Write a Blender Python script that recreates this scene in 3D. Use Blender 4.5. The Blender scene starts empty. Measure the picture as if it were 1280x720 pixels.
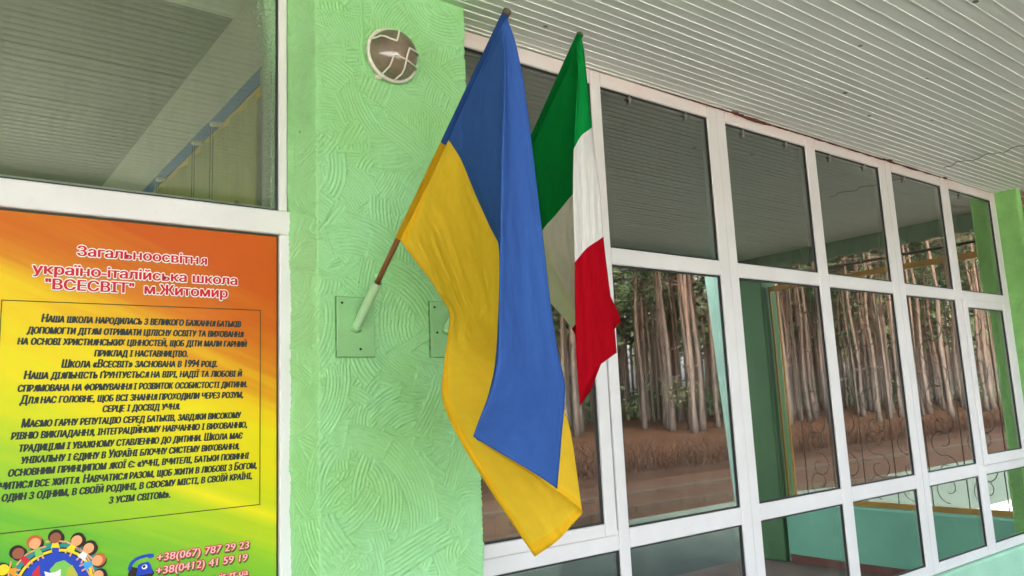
import bpy, math, random
import numpy as np
from mathutils import Vector, Matrix, noise as mnoise

scn = bpy.context.scene
COL = scn.collection
rnd = random.Random(11)
R = math.radians

# ------------------------------------------------------------------ camera
CAM_M = np.array([[0.794016, -0.606222, -0.045093], [-0.056497, -0.147449, 0.987455], [0.605266, 0.781507, 0.151326]])
CAM_F = 975.016
CAM_C = np.array([0.0, -2.1, 1.6])
cam_d = bpy.data.cameras.new('camera')
cam = bpy.data.objects.new('camera', cam_d)
COL.objects.link(cam)
mw = Matrix.Identity(4)
for i in range(3):
    mw[i][0] = CAM_M[0][i]; mw[i][1] = CAM_M[1][i]; mw[i][2] = -CAM_M[2][i]
    mw[i][3] = CAM_C[i]
cam.matrix_world = mw
cam_d.sensor_width = 36.0
cam_d.lens = 36.0 * CAM_F / 1280.0
cam_d.clip_start = 0.05
cam_d.clip_end = 900.0
scn.camera = cam

# ------------------------------------------------------------------ light
SUN_EL = R(42)
sdir = Vector((-0.55, 0.80, 0)).normalized() * math.cos(SUN_EL) + Vector((0, 0, math.sin(SUN_EL)))
world = bpy.data.worlds.new('World')
scn.world = world
world.use_nodes = True
wn = world.node_tree
sky = wn.nodes.new('ShaderNodeTexSky')
sky.sky_type = 'NISHITA'
sky.sun_disc = False
sky.sun_elevation = SUN_EL
sky.sun_rotation = math.atan2(sdir.x, sdir.y)
sky.dust_density = 6.0
sky.air_density = 0.8
hs = wn.nodes.new('ShaderNodeHueSaturation')
hs.inputs['Saturation'].default_value = 0.5   # thin bright overcast
wn.links.new(sky.outputs[0], hs.inputs['Color'])
wn.links.new(hs.outputs[0], wn.nodes['Background'].inputs[0])
wn.nodes['Background'].inputs[1].default_value = 0.15
sl = bpy.data.lights.new('sun', 'SUN')
sl.energy = 1.3
sl.angle = R(12)
sl.color = (1.0, 0.95, 0.87)
so = bpy.data.objects.new('sun', sl)
COL.objects.link(so)
so.rotation_euler = sdir.to_track_quat('Z', 'Y').to_euler()
scn.view_settings.view_transform = 'Standard'
scn.view_settings.look = 'None'
scn.view_settings.gamma = 1.0
scn.view_settings.exposure = 3.7
scn.view_settings.use_curve_mapping = False
scn.cycles.use_denoising = True
scn.cycles.max_bounces = 12
scn.cycles.diffuse_bounces = 6
scn.cycles.transparent_max_bounces = 24
scn.cycles.sample_clamp_indirect = 8.0
scn.cycles.caustics_reflective = False


def at(px, py, Y):
    d = CAM_M.T @ np.array([(px - 640) / CAM_F, (360 - py) / CAM_F, 1.0])
    p = CAM_C + d * ((Y - CAM_C[1]) / d[1])
    return (float(p[0]), float(p[1]), float(p[2]))


# ------------------------------------------------------------------ helpers
ORG = {}


class MB:
    def __init__(s):
        s.v = []; s.f = []; s.mi = []; s.cur = 0

    def add(s, vs, fs):
        o = len(s.v)
        s.v += [tuple(v) for v in vs]
        s.f += [tuple(i + o for i in f) for f in fs]
        s.mi += [s.cur] * len(fs)

    def box(s, x0, x1, y0, y1, z0, z1):
        s.add([(x0, y0, z0), (x1, y0, z0), (x1, y1, z0), (x0, y1, z0),
               (x0, y0, z1), (x1, y0, z1), (x1, y1, z1), (x0, y1, z1)],
              [(0, 3, 2, 1), (4, 5, 6, 7), (0, 1, 5, 4), (1, 2, 6, 5), (2, 3, 7, 6), (3, 0, 4, 7)])

    def prism(s, pts, z0, z1):
        n = len(pts)
        s.add([(x, y, z0) for x, y in pts] + [(x, y, z1) for x, y in pts],
              [tuple(range(n - 1, -1, -1)), tuple(range(n, 2 * n))] +
              [(i, (i + 1) % n, n + (i + 1) % n, n + i) for i in range(n)])

    def tube(s, pts, r, n=8, r1=None, cap=True):
        pts = [Vector(p) for p in pts]
        m = len(pts)
        rings = []
        up = None
        for i, p in enumerate(pts):
            t = (pts[min(i + 1, m - 1)] - pts[max(i - 1, 0)]).normalized()
            if up is None:
                a = Vector((0, 0, 1)) if abs(t.z) < 0.9 else Vector((1, 0, 0))
            else:
                a = up
            u = (a - t * a.dot(t)).normalized()
            up = u
            w = t.cross(u)
            rr = r[i] if isinstance(r, (list, tuple)) else (r if r1 is None else r + (r1 - r) * i / (m - 1))
            rings.append([p + (u * math.cos(2 * math.pi * k / n) + w * math.sin(2 * math.pi * k / n)) * rr for k in range(n)])
        vs = [q for g in rings for q in g]
        fs = []
        for i in range(m - 1):
            for k in range(n):
                fs.append((i * n + k, i * n + (k + 1) % n, (i + 1) * n + (k + 1) % n, (i + 1) * n + k))
        if cap:
            fs.append(tuple(range(n - 1, -1, -1)))
            fs.append(tuple((m - 1) * n + k for k in range(n)))
        s.add(vs, fs)

    def poly(s, pts):
        s.add(pts, [tuple(range(len(pts)))])

    def build(s, name, mats, parent=None, bevel=0.0, smooth=False, origin=None, seg=2):
        if not isinstance(mats, (list, tuple)):
            mats = [mats]
        if origin is None:
            origin = ORG.get(parent.name, Vector((0, 0, 0))) if parent else Vector((0, 0, 0))
        origin = Vector(origin)
        me = bpy.data.meshes.new(name)
        me.from_pydata([(v[0] - origin.x, v[1] - origin.y, v[2] - origin.z) for v in s.v], [], s.f)
        for m in mats:
            me.materials.append(m)
        if len(mats) > 1:
            me.polygons.foreach_set('material_index', s.mi)
        if smooth:
            me.polygons.foreach_set('use_smooth', [True] * len(me.polygons))
        me.update()
        o = bpy.data.objects.new(name, me)
        COL.objects.link(o)
        if parent:
            o.parent = parent
            ORG[o.name] = origin
        else:
            o.location = origin
            ORG[o.name] = origin
        if bevel:
            b = o.modifiers.new('bevel', 'BEVEL')
            b.width = bevel; b.segments = seg; b.limit_method = 'ANGLE'
        return o


def thing(name, loc, label, cat, group=None):
    o = bpy.data.objects.new(name, None)
    COL.objects.link(o)
    o.location = loc
    o.empty_display_size = 0.1
    ORG[o.name] = Vector(loc)
    return tag(o, label, cat, group)


def tag(o, label, cat, group=None):
    o['label'] = label; o['category'] = cat
    if group:
        o['group'] = group
    return o


def structure(o):
    o['kind'] = 'structure'
    return o


# ------------------------------------------------------------------ materials
def mat(name, col, rough=0.6, var=0.0, vscale=6.0, bump=0.0, bscale=40.0, dark=None, spec=0.5, metal=0.0, obj=False, stretch=None, sub=0.0):
    m = bpy.data.materials.new(name)
    m.use_nodes = True
    nt = m.node_tree
    b = nt.nodes['Principled BSDF']
    b.inputs['Base Color'].default_value = (*col, 1)
    b.inputs['Roughness'].default_value = rough
    b.inputs['Metallic'].default_value = metal
    b.inputs['Specular IOR Level'].default_value = spec
    if obj:
        tc = nt.nodes.new('ShaderNodeTexCoord'); src = tc.outputs['Object']
    else:
        g = nt.nodes.new('ShaderNodeNewGeometry'); src = g.outputs['Position']
    if stretch:
        mp = nt.nodes.new('ShaderNodeMapping')
        mp.inputs['Scale'].default_value = stretch
        nt.links.new(src, mp.inputs[0]); src = mp.outputs[0]
    if var > 0:
        n = nt.nodes.new('ShaderNodeTexNoise')
        n.inputs['Scale'].default_value = vscale
        n.inputs['Detail'].default_value = 6
        n.inputs['Roughness'].default_value = 0.6
        nt.links.new(src, n.inputs['Vector'])
        r = nt.nodes.new('ShaderNodeValToRGB')
        r.color_ramp.elements[0].position = 0.3
        r.color_ramp.elements[1].position = 0.7
        d = dark if dark else tuple(c * (1 - var) for c in col)
        r.color_ramp.elements[0].color = (*d, 1)
        r.color_ramp.elements[1].color = (*[min(1, c * (1 + var * 0.35)) for c in col], 1)
        nt.links.new(n.outputs['Fac'], r.inputs[0])
        nt.links.new(r.outputs[0], b.inputs['Base Color'])
    if bump > 0:
        n2 = nt.nodes.new('ShaderNodeTexNoise')
        n2.inputs['Scale'].default_value = bscale
        n2.inputs['Detail'].default_value = 5
        nt.links.new(src, n2.inputs['Vector'])
        bp = nt.nodes.new('ShaderNodeBump')
        bp.inputs['Strength'].default_value = bump
        bp.inputs['Distance'].default_value = 0.01
        nt.links.new(n2.outputs['Fac'], bp.inputs['Height'])
        nt.links.new(bp.outputs[0], b.inputs['Normal'])
    return m


def N(nt, t, **kw):
    n = nt.nodes.new(t)
    for k, v in kw.items():
        setattr(n, k, v)
    return n


def math_n(nt, op, a, b=None, clamp=False):
    n = nt.nodes.new('ShaderNodeMath'); n.operation = op; n.use_clamp = clamp
    for i, x in enumerate((a, b)):
        if x is None:
            continue
        if isinstance(x, (int, float)):
            n.inputs[i].default_value = x
        else:
            nt.links.new(x, n.inputs[i])
    return n.outputs[0]


def mixcol(nt, fac, a, b):
    n = nt.nodes.new('ShaderNodeMix'); n.data_type = 'RGBA'
    if isinstance(fac, (int, float)):
        n.inputs[0].default_value = fac
    else:
        nt.links.new(fac, n.inputs[0])
    for idx, x in ((6, a), (7, b)):
        if isinstance(x, tuple):
            n.inputs[idx].default_value = (*x, 1)
        else:
            nt.links.new(x, n.inputs[idx])
    return n.outputs[2]


def noise_n(nt, src, scale, detail=4, rough=0.6):
    n = nt.nodes.new('ShaderNodeTexNoise')
    n.inputs['Scale'].default_value = scale
    n.inputs['Detail'].default_value = detail
    n.inputs['Roughness'].default_value = rough
    nt.links.new(src, n.inputs['Vector'])
    return n.outputs['Fac']


def ramp01(nt, x, a, b):
    n = nt.nodes.new('ShaderNodeMapRange')
    n.inputs[1].default_value = a; n.inputs[2].default_value = b
    nt.links.new(x, n.inputs[0])
    return n.outputs[0]


def plaster_mat():
    m = mat('green_plaster', (0.30, 0.64, 0.25), 0.55, bump=0.35, bscale=260, spec=0.35)
    nt = m.node_tree; b = nt.nodes['Principled BSDF']
    g = N(nt, 'ShaderNodeNewGeometry'); P = g.outputs['Position']
    sep = N(nt, 'ShaderNodeSeparateXYZ'); nt.links.new(P, sep.inputs[0])
    n1 = noise_n(nt, P, 3.2, 5); n2 = noise_n(nt, P, 24, 6, 0.7)
    c = mixcol(nt, ramp01(nt, n1, 0.36, 0.66), (0.285, 0.605, 0.222), (0.33, 0.675, 0.325))
    c = mixcol(nt, math_n(nt, 'MULTIPLY', ramp01(nt, n2, 0.52, 0.72), 0.35), c, (0.36, 0.62, 0.30))
    # bare yellowish wear on the left return of the pier
    wear = math_n(nt, 'MULTIPLY', ramp01(nt, sep.outputs[0], 0.90, 0.86), ramp01(nt, n1, 0.44, 0.6))
    c = mixcol(nt, math_n(nt, 'MULTIPLY', wear, 0.22), c, (0.34, 0.58, 0.17))
    vo = N(nt, 'ShaderNodeTexVoronoi'); vo.inputs['Scale'].default_value = 13.0
    nt.links.new(P, vo.inputs['Vector'])
    sc = N(nt, 'ShaderNodeSeparateColor'); nt.links.new(vo.outputs['Color'], sc.inputs[0])
    rad = math_n(nt, 'MULTIPLY', ramp01(nt, sc.outputs[0], 0.62, 1.0), 0.06)
    pit = math_n(nt, 'LESS_THAN', math_n(nt, 'ADD', vo.outputs['Distance'], math_n(nt, 'MULTIPLY', math_n(nt, 'SUBTRACT', n2, 0.5), 0.12)), rad)
    c = mixcol(nt, math_n(nt, 'MULTIPLY', pit, 0.75), c, (0.05, 0.09, 0.035))
    nd = noise_n(nt, P, 7.5, 7, 0.72)
    c = mixcol(nt, math_n(nt, 'MULTIPLY', ramp01(nt, nd, 0.56, 0.74), 0.30), c, (0.22, 0.36, 0.15))
    nt.links.new(c, b.inputs['Base Color'])
    return m


def soffit_mat():
    m = mat('soffit_paint', (0.6, 0.6, 0.52), 0.45, spec=0.4)
    nt = m.node_tree; b = nt.nodes['Principled BSDF']
    g = N(nt, 'ShaderNodeNewGeometry'); P = g.outputs['Position']
    mp = N(nt, 'ShaderNodeMapping'); mp.inputs['Scale'].default_value = (0.8, 9, 1)
    nt.links.new(P, mp.inputs[0])
    n1 = noise_n(nt, mp.outputs[0], 2.2, 6, 0.65)
    n3 = noise_n(nt, P, 1.1, 4, 0.6)
    c = mixcol(nt, ramp01(nt, n1, 0.3, 0.7), (0.74, 0.77, 0.715), (0.80, 0.83, 0.78))
    c = mixcol(nt, math_n(nt, 'MULTIPLY', ramp01(nt, n3, 0.5, 0.75), 0.45), c, (0.69, 0.69, 0.60))
    # green overspray where the pier meets the soffit
    sep = N(nt, 'ShaderNodeSeparateXYZ'); nt.links.new(P, sep.inputs[0])
    d = N(nt, 'ShaderNodeVectorMath', operation='DISTANCE')
    mp2 = N(nt, 'ShaderNodeMapping'); mp2.inputs['Scale'].default_value = (0.6, 1.6, 0)
    nt.links.new(P, mp2.inputs[0]); nt.links.new(mp2.outputs[0], d.inputs[0])
    d.inputs[1].default_value = (1.15 * 0.6, -0.06 * 1.6, 0)
    dd = math_n(nt, 'ADD', d.outputs['Value'], math_n(nt, 'MULTIPLY', noise_n(nt, P, 9, 5), 0.12))
    c = mixcol(nt, math_n(nt, 'MULTIPLY', ramp01(nt, dd, 0.42, 0.2), 0.75), c, (0.33, 0.58, 0.24))
    # specks: dead insects and knocks
    vo = N(nt, 'ShaderNodeTexVoronoi'); vo.inputs['Scale'].default_value = 7.5
    mp3 = N(nt, 'ShaderNodeMapping'); mp3.inputs['Scale'].default_value = (0.7, 1.0, 1.0)
    nt.links.new(P, mp3.inputs[0]); nt.links.new(mp3.outputs[0], vo.inputs['Vector'])
    sc = N(nt, 'ShaderNodeSeparateColor'); nt.links.new(vo.outputs['Color'], sc.inputs[0])
    rad = math_n(nt, 'MULTIPLY', ramp01(nt, sc.outputs[0], 0.5, 1.0), 0.085)
    sp = math_n(nt, 'LESS_THAN', vo.outputs['Distance'], rad)
    c = mixcol(nt, math_n(nt, 'MULTIPLY', sp, 0.85), c, (0.07, 0.065, 0.05))
    nt.links.new(c, b.inputs['Base Color'])
    return m


def pvc_mat():
    m = mat('white_plastic', (0.78, 0.77, 0.74), 0.42, spec=0.2)
    nt = m.node_tree; b = nt.nodes['Principled BSDF']
    g = N(nt, 'ShaderNodeNewGeometry'); P = g.outputs['Position']
    sep = N(nt, 'ShaderNodeSeparateXYZ'); nt.links.new(P, sep.inputs[0])
    n1 = noise_n(nt, P, 5, 6, 0.65); n2 = noise_n(nt, P, 40, 4, 0.6)
    c = mixcol(nt, ramp01(nt, n1, 0.35, 0.7), (0.68, 0.665, 0.635), (0.73, 0.725, 0.70))
    c = mixcol(nt, math_n(nt, 'MULTIPLY', ramp01(nt, n2, 0.58, 0.75), 0.25), c, (0.55, 0.52, 0.46))
    # patchy reddish tint, stronger towards the top of the frame
    st = math_n(nt, 'MULTIPLY', ramp01(nt, sep.outputs[2], 2.80, 2.915), ramp01(nt, n1, 0.3, 0.62))
    c = mixcol(nt, math_n(nt, 'MULTIPLY', st, 0.55), c, (0.66, 0.40, 0.33))
    nt.links.new(c, b.inputs['Base Color'])
    return m


def glass_mat(name, spray=False, base=None):
    m = bpy.data.materials.new(name); m.use_nodes = True
    nt = m.node_tree; nt.nodes.clear()
    out = N(nt, 'ShaderNodeOutputMaterial')
    g = N(nt, 'ShaderNodeNewGeometry'); P = g.outputs['Position']
    fr = N(nt, 'ShaderNodeFresnel'); fr.inputs['IOR'].default_value = 1.5
    n1 = noise_n(nt, P, 1.8, 0.5, 0.4)
    bp = N(nt, 'ShaderNodeBump'); bp.inputs['Strength'].default_value = 1.0; bp.inputs['Distance'].default_value = 0.00033
    nt.links.new(n1, bp.inputs['Height'])
    gl = N(nt, 'ShaderNodeBsdfGlossy'); gl.inputs['Roughness'].default_value = 0.016
    gl.inputs['Color'].default_value = (0.93, 0.95, 0.90, 1)
    nt.links.new(bp.outputs[0], gl.inputs['Normal'])
    tr = N(nt, 'ShaderNodeBsdfTransparent'); tr.inputs['Color'].default_value = (0.86, 0.90, 0.83, 1)
    mx = N(nt, 'ShaderNodeMixShader')
    fac = math_n(nt, 'ADD', math_n(nt, 'MULTIPLY', fr.outputs[0], GLASS_K), GLASS_0 if base is None else base, True)
    nt.links.new(fac, mx.inputs[0]); nt.links.new(tr.outputs[0], mx.inputs[1]); nt.links.new(gl.outputs[0], mx.inputs[2])
    # thin film of dust and dried drips
    df = N(nt, 'ShaderNodeBsdfDiffuse'); df.inputs['Color'].default_value = (0.5, 0.5, 0.42, 1)
    mp = N(nt, 'ShaderNodeMapping'); mp.inputs['Scale'].default_value = (7, 7, 1.2)
    nt.links.new(P, mp.inputs[0])
    dust = math_n(nt, 'MULTIPLY', ramp01(nt, noise_n(nt, mp.outputs[0], 3, 6, 0.7), 0.45, 0.8), 0.06)
    col = df
    if spray:
        sep = N(nt, 'ShaderNodeSeparateXYZ'); nt.links.new(P, sep.inputs[0])
        n5 = noise_n(nt, P, 170, 4, 0.8)
        e = ramp01(nt, math_n(nt, 'ADD', sep.outputs[0], math_n(nt, 'MULTIPLY', ramp01(nt, sep.outputs[2], 2.45, 2.85), 0.05)), 0.72, 0.83)
        sp = ramp01(nt, math_n(nt, 'ADD', n5, math_n(nt, 'MULTIPLY', e, 0.34)), 0.74, 0.82)
        dust = math_n(nt, 'MAXIMUM', dust, math_n(nt, 'MULTIPLY', sp, 0.75))
        df.inputs['Color'].default_value = (0.36, 0.58, 0.33, 1)
    mx2 = N(nt, 'ShaderNodeMixShader')
    nt.links.new(dust, mx2.inputs[0]); nt.links.new(mx.outputs[0], mx2.inputs[1]); nt.links.new(df.outputs[0], mx2.inputs[2])
    nt.links.new(mx2.outputs[0], out.inputs[0])
    return m


def cloth_mat(name, col, trans=0.35):
    m = bpy.data.materials.new(name); m.use_nodes = True
    nt = m.node_tree; nt.nodes.clear()
    out = N(nt, 'ShaderNodeOutputMaterial')
    tc = N(nt, 'ShaderNodeUVMap'); tc.uv_map = 'UVMap'
    wv = noise_n(nt, tc.outputs[0], 26, 4, 0.6)
    c = mixcol(nt, ramp01(nt, wv, 0.35, 0.65), tuple(x * 0.97 for x in col), tuple(min(1, x * 1.02) for x in col))
    b = N(nt, 'ShaderNodeBsdfPrincipled')
    b.inputs['Roughness'].default_value = 0.6
    b.inputs['Specular IOR Level'].default_value = 0.0
    nt.links.new(c, b.inputs['Base Color'])
    t = N(nt, 'ShaderNodeBsdfTranslucent'); nt.links.new(c, t.inputs[0])
    # weave threads and small creases
    w1 = N(nt, 'ShaderNodeTexWave'); w1.inputs['Scale'].default_value = 130; w1.bands_direction = 'X'
    nt.links.new(tc.outputs[0], w1.inputs[0])
    w2 = N(nt, 'ShaderNodeTexWave'); w2.inputs['Scale'].default_value = 130; w2.bands_direction = 'Y'
    nt.links.new(tc.outputs[0], w2.inputs[0])
    mpc = N(nt, 'ShaderNodeMapping'); mpc.inputs['Scale'].default_value = (2.2, 0.7, 1)
    nt.links.new(tc.outputs[0], mpc.inputs[0])
    cr = noise_n(nt, mpc.outputs[0], 7.0, 2, 0.4)
    h = math_n(nt, 'ADD', math_n(nt, 'MULTIPLY', math_n(nt, 'ADD', w1.outputs['Fac'], w2.outputs['Fac']), 0.012), cr)
    bp = N(nt, 'ShaderNodeBump'); bp.inputs['Strength'].default_value = 0.7; bp.inputs['Distance'].default_value = 0.02
    nt.links.new(h, bp.inputs['Height']); nt.links.new(bp.outputs[0], b.inputs['Normal'])
    mx = N(nt, 'ShaderNodeMixShader'); mx.inputs[0].default_value = trans
    nt.links.new(b.outputs[0], mx.inputs[1]); nt.links.new(t.outputs[0], mx.inputs[2])
    nt.links.new(mx.outputs[0], out.inputs[0])
    return m


def flat(name, col, rough=0.35):
    return mat(name, col, 0.45, spec=0.15)


def poster_mat():
    m = mat('poster_print', (1, 0.5, 0), 0.45, spec=0.15)
    nt = m.node_tree; b = nt.nodes['Principled BSDF']
    g = N(nt, 'ShaderNodeNewGeometry')
    sep = N(nt, 'ShaderNodeSeparateXYZ'); nt.links.new(g.outputs['Position'], sep.inputs[0])
    X, Z = sep.outputs[0], sep.outputs[2]
    t = math_n(nt, 'ADD', Z, math_n(nt, 'MULTIPLY', math_n(nt, 'SUBTRACT', X, 0.14), 0.42))
    a = math_n(nt, 'SUBTRACT', X, math_n(nt, 'MULTIPLY', Z, 0.42))
    cv = N(nt, 'ShaderNodeCombineXYZ')
    nt.links.new(math_n(nt, 'MULTIPLY', a, 0.9), cv.inputs[0]); nt.links.new(math_n(nt, 'MULTIPLY', t, 9.0), cv.inputs[1])
    st = noise_n(nt, cv.outputs[0], 1.0, 4, 0.55)
    cv2 = N(nt, 'ShaderNodeCombineXYZ')
    nt.links.new(math_n(nt, 'MULTIPLY', a, 1.2), cv2.inputs[0]); nt.links.new(math_n(nt, 'MULTIPLY', t, 30.0), cv2.inputs[1])
    st2 = noise_n(nt, cv2.outputs[0], 1.0, 3, 0.5)
    tt = math_n(nt, 'ADD', t, math_n(nt, 'MULTIPLY', math_n(nt, 'SUBTRACT', st, 0.5), 0.30))
    tt = math_n(nt, 'ADD', tt, math_n(nt, 'MULTIPLY', math_n(nt, 'SUBTRACT', st2, 0.5), 0.08))
    # the bright yellow ray across the lower right
    ray = math_n(nt, 'ABSOLUTE', math_n(nt, 'SUBTRACT', t, 1.615))
    rayf = math_n(nt, 'MULTIPLY', ramp01(nt, ray, 0.035, 0.0), ramp01(nt, X, 0.25, 0.62))
    rp = N(nt, 'ShaderNodeValToRGB')
    nt.links.new(ramp01(nt, tt, 1.30, 2.20), rp.inputs[0])
    els = [(0.0, (0.07, 0.36, 0.035)), (0.12, (0.13, 0.42, 0.03)), (0.25, (0.30, 0.52, 0.02)), (0.40, (0.58, 0.60, 0.008)),
           (0.55, (0.72, 0.60, 0.006)), (0.66, (0.74, 0.50, 0.008)), (0.78, (0.60, 0.21, 0.010)), (0.95, (0.52, 0.095, 0.008))]
    while len(rp.color_ramp.elements) < len(els):
        rp.color_ramp.elements.new(0.5)
    for e, (p, c) in zip(rp.color_ramp.elements, els):
        e.position = p; e.color = (*c, 1)
    c = mixcol(nt, rayf, rp.outputs[0], (0.74, 0.66, 0.01))
    nt.links.new(c, b.inputs['Base Color'])
    return m


def brick_mat():
    m = mat('brown_brick', (0.2, 0.12, 0.08), 0.8, bump=0.6, bscale=60)
    nt = m.node_tree; b = nt.nodes['Principled BSDF']
    g = N(nt, 'ShaderNodeNewGeometry')
    mp = N(nt, 'ShaderNodeMapping'); mp.inputs['Rotation'].default_value = (R(90), 0, 0)
    nt.links.new(g.outputs['Position'], mp.inputs[0])
    br = N(nt, 'ShaderNodeTexBrick'); br.inputs['Scale'].default_value = 4.0
    br.inputs['Color1'].default_value = (0.22, 0.11, 0.08, 1); br.inputs['Color2'].default_value = (0.17, 0.10, 0.075, 1)
    br.inputs['Mortar'].default_value = (0.28, 0.25, 0.21, 1)
    nt.links.new(mp.outputs[0], br.inputs[0]); nt.links.new(br.outputs[0], b.inputs['Base Color'])
    return m


GLASS_0, GLASS_K = 0.35, 1.0
M_plaster = plaster_mat()
M_plaster_b = mat('bright_green_plaster', (0.25, 0.54, 0.155), 0.6, var=0.2, vscale=9, bump=0.5, bscale=90)
M_mint = mat('mint_paint', (0.36, 0.66, 0.46), 0.55, var=0.12, vscale=4, bump=0.3, bscale=60)
M_teal = mat('teal_paint', (0.20, 0.55, 0.38), 0.55, var=0.15, vscale=3, bump=0.3, bscale=50)
M_pillar = mat('pillar_paint', (0.05, 0.16, 0.05), 0.6, var=0.15, vscale=3, bump=0.3, bscale=50)
M_soffit = soffit_mat()
M_lip = mat('slat_lip_paint', (0.84, 0.87, 0.81), 0.35, var=0.08, vscale=5)
M_pvc = pvc_mat()
M_gasket = mat('black_rubber', (0.02, 0.022, 0.022), 0.5)
M_spacer = mat('spacer_aluminium', (0.55, 0.55, 0.52), 0.4, metal=0.6)
M_glass = glass_mat('window_glass')
M_glass2 = glass_mat('window_glass_oversprayed', True, 0.13)
M_rust = mat('rusty_foam', (0.14, 0.035, 0.02), 0.9, var=0.6, vscale=30, bump=1.0, bscale=80)
M_poster = poster_mat()
M_brick = brick_mat()
M_fascia = mat('fascia_green', (0.10, 0.17, 0.09), 0.5, var=0.25, vscale=3)
M_roof = mat('roof_felt', (0.10, 0.10, 0.10), 0.9, var=0.3)
M_blue = cloth_mat('blue_cloth', (0.055, 0.140, 0.43), 0.34)
M_yel = cloth_mat('yellow_cloth', (0.88, 0.62, 0.045), 0.34)
M_yhem = cloth_mat('yellow_hem_cloth', (0.86, 0.50, 0.022), 0.15)
M_bhem = cloth_mat('blue_hem_cloth', (0.042, 0.115, 0.37), 0.15)
M_fgreen = cloth_mat('flag_green_cloth', (0.006, 0.24, 0.045), 0.2)
M_fwhite = cloth_mat('flag_white_cloth', (0.84, 0.82, 0.76), 0.45)
M_fred = cloth_mat('flag_red_cloth', (0.44, 0.005, 0.013), 0.3)
M_wood = mat('varnished_wood', (0.34, 0.11, 0.038), 0.4, var=0.5, vscale=8, stretch=(60, 60, 8))
M_rawwood = mat('raw_wood', (0.45, 0.28, 0.10), 0.6, var=0.3, vscale=20, stretch=(4, 4, 0.5))
M_tube = mat('pale_green_enamel', (0.42, 0.66, 0.36), 0.4, var=0.15, vscale=14)
M_plate = mat('green_enamel', (0.28, 0.57, 0.24), 0.4, var=0.10, vscale=12, bump=0.15, bscale=120)
M_gapshade = mat('plate_gap_shade', (0.17, 0.34, 0.13), 0.9, var=0.7, vscale=25)  # darker green painted for the shadow line around the bracket plates
M_dark = mat('dark_hole', (0.02, 0.02, 0.015), 0.8)
M_cream = mat('cream_enamel', (0.74, 0.72, 0.60), 0.35, var=0.2, vscale=40)
M_lampglass = mat('smoky_glass', (0.22, 0.165, 0.115), 0.13, var=0.5, vscale=12, spec=0.9)
M_floor = mat('porch_concrete', (0.14, 0.10, 0.078), 0.75, var=0.3, vscale=3, bump=0.4, bscale=50)
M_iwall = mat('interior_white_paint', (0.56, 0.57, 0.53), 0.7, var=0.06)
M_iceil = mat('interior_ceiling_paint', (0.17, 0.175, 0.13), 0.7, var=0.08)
M_iband = mat('blue_ribbon', (0.004, 0.12, 0.42), 0.6, var=0.15)
M_ibandy = mat('yellow_ribbon', (0.80, 0.52, 0.01), 0.6, var=0.15)
M_curtain = mat('pale_yellow_curtain', (0.66, 0.66, 0.22), 0.8, var=0.08, vscale=5)
M_cord = mat('curtain_cord', (0.16, 0.15, 0.06), 0.8)
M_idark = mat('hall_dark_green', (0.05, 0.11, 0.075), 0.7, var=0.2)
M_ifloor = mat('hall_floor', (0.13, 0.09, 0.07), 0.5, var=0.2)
M_steel = mat('grey_steel', (0.30, 0.29, 0.26), 0.45, metal=0.7)
M_yellowpaint = mat('yellow_enamel', (0.42, 0.22, 0.02), 0.45, var=0.2, vscale=10)
M_iron = mat('dark_iron', (0.075, 0.058, 0.035), 0.6, var=0.3, vscale=20)
M_ground = mat('forest_litter', (0.040, 0.020, 0.011), 0.95, spec=0.05, var=0.6, vscale=0.9, bump=1.0, bscale=14)
M_asphalt = mat('worn_asphalt', (0.032, 0.019, 0.013), 0.95, spec=0.05, var=0.25, vscale=2, bump=0.5, bscale=60)
M_dasph = mat('dark_asphalt', (0.040, 0.062, 0.046), 0.9, var=0.25, vscale=2, bump=0.5, bscale=60)
M_soil = mat('dark_soil', (0.022, 0.012, 0.008), 0.95, spec=0.05, var=0.4, vscale=2, bump=1.0, bscale=12)
M_kerb = mat('kerb_concrete', (0.034, 0.026, 0.020), 0.9, spec=0.05, var=0.2)
M_bark = None


def bark_mat():
    m = mat('pine_bark', (0.2, 0.13, 0.1), 0.9, bump=1.0, bscale=6, obj=True, stretch=(3, 3, 0.5))
    nt = m.node_tree; b = nt.nodes['Principled BSDF']
    tc = N(nt, 'ShaderNodeTexCoord')
    sep = N(nt, 'ShaderNodeSeparateXYZ'); nt.links.new(tc.outputs['Object'], sep.inputs[0])
    mp = N(nt, 'ShaderNodeMapping'); mp.inputs['Scale'].default_value = (5, 5, 0.8)
    nt.links.new(tc.outputs['Object'], mp.inputs[0])
    n1 = noise_n(nt, mp.outputs[0], 2.0, 6, 0.65)
    lo = mixcol(nt, ramp01(nt, n1, 0.35, 0.65), (0.024, 0.018, 0.015), (0.085, 0.064, 0.052))
    hi = mixcol(nt, ramp01(nt, n1, 0.35, 0.65), (0.055, 0.031, 0.020), (0.125, 0.072, 0.046))
    c = mixcol(nt, ramp01(nt, math_n(nt, 'ADD', sep.outputs[2], math_n(nt, 'MULTIPLY', n1, 3.0)), 4.0, 9.0), lo, hi)
    nt.links.new(c, b.inputs['Base Color'])
    return m


M_bark = bark_mat()
M_needle = mat('pine_needles', (0.055, 0.085, 0.025), 0.7, var=0.5, vscale=1.2, obj=True)
M_leaf = mat('spring_leaves', (0.055, 0.060, 0.022), 0.6, var=0.5, vscale=2.0, obj=True)
M_twig = mat('dry_twigs', (0.032, 0.017, 0.011), 0.9, spec=0.1, var=0.4, vscale=6)

# ------------------------------------------------------------------ ground
SOF = 2.915
FLO = 0.12


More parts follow.
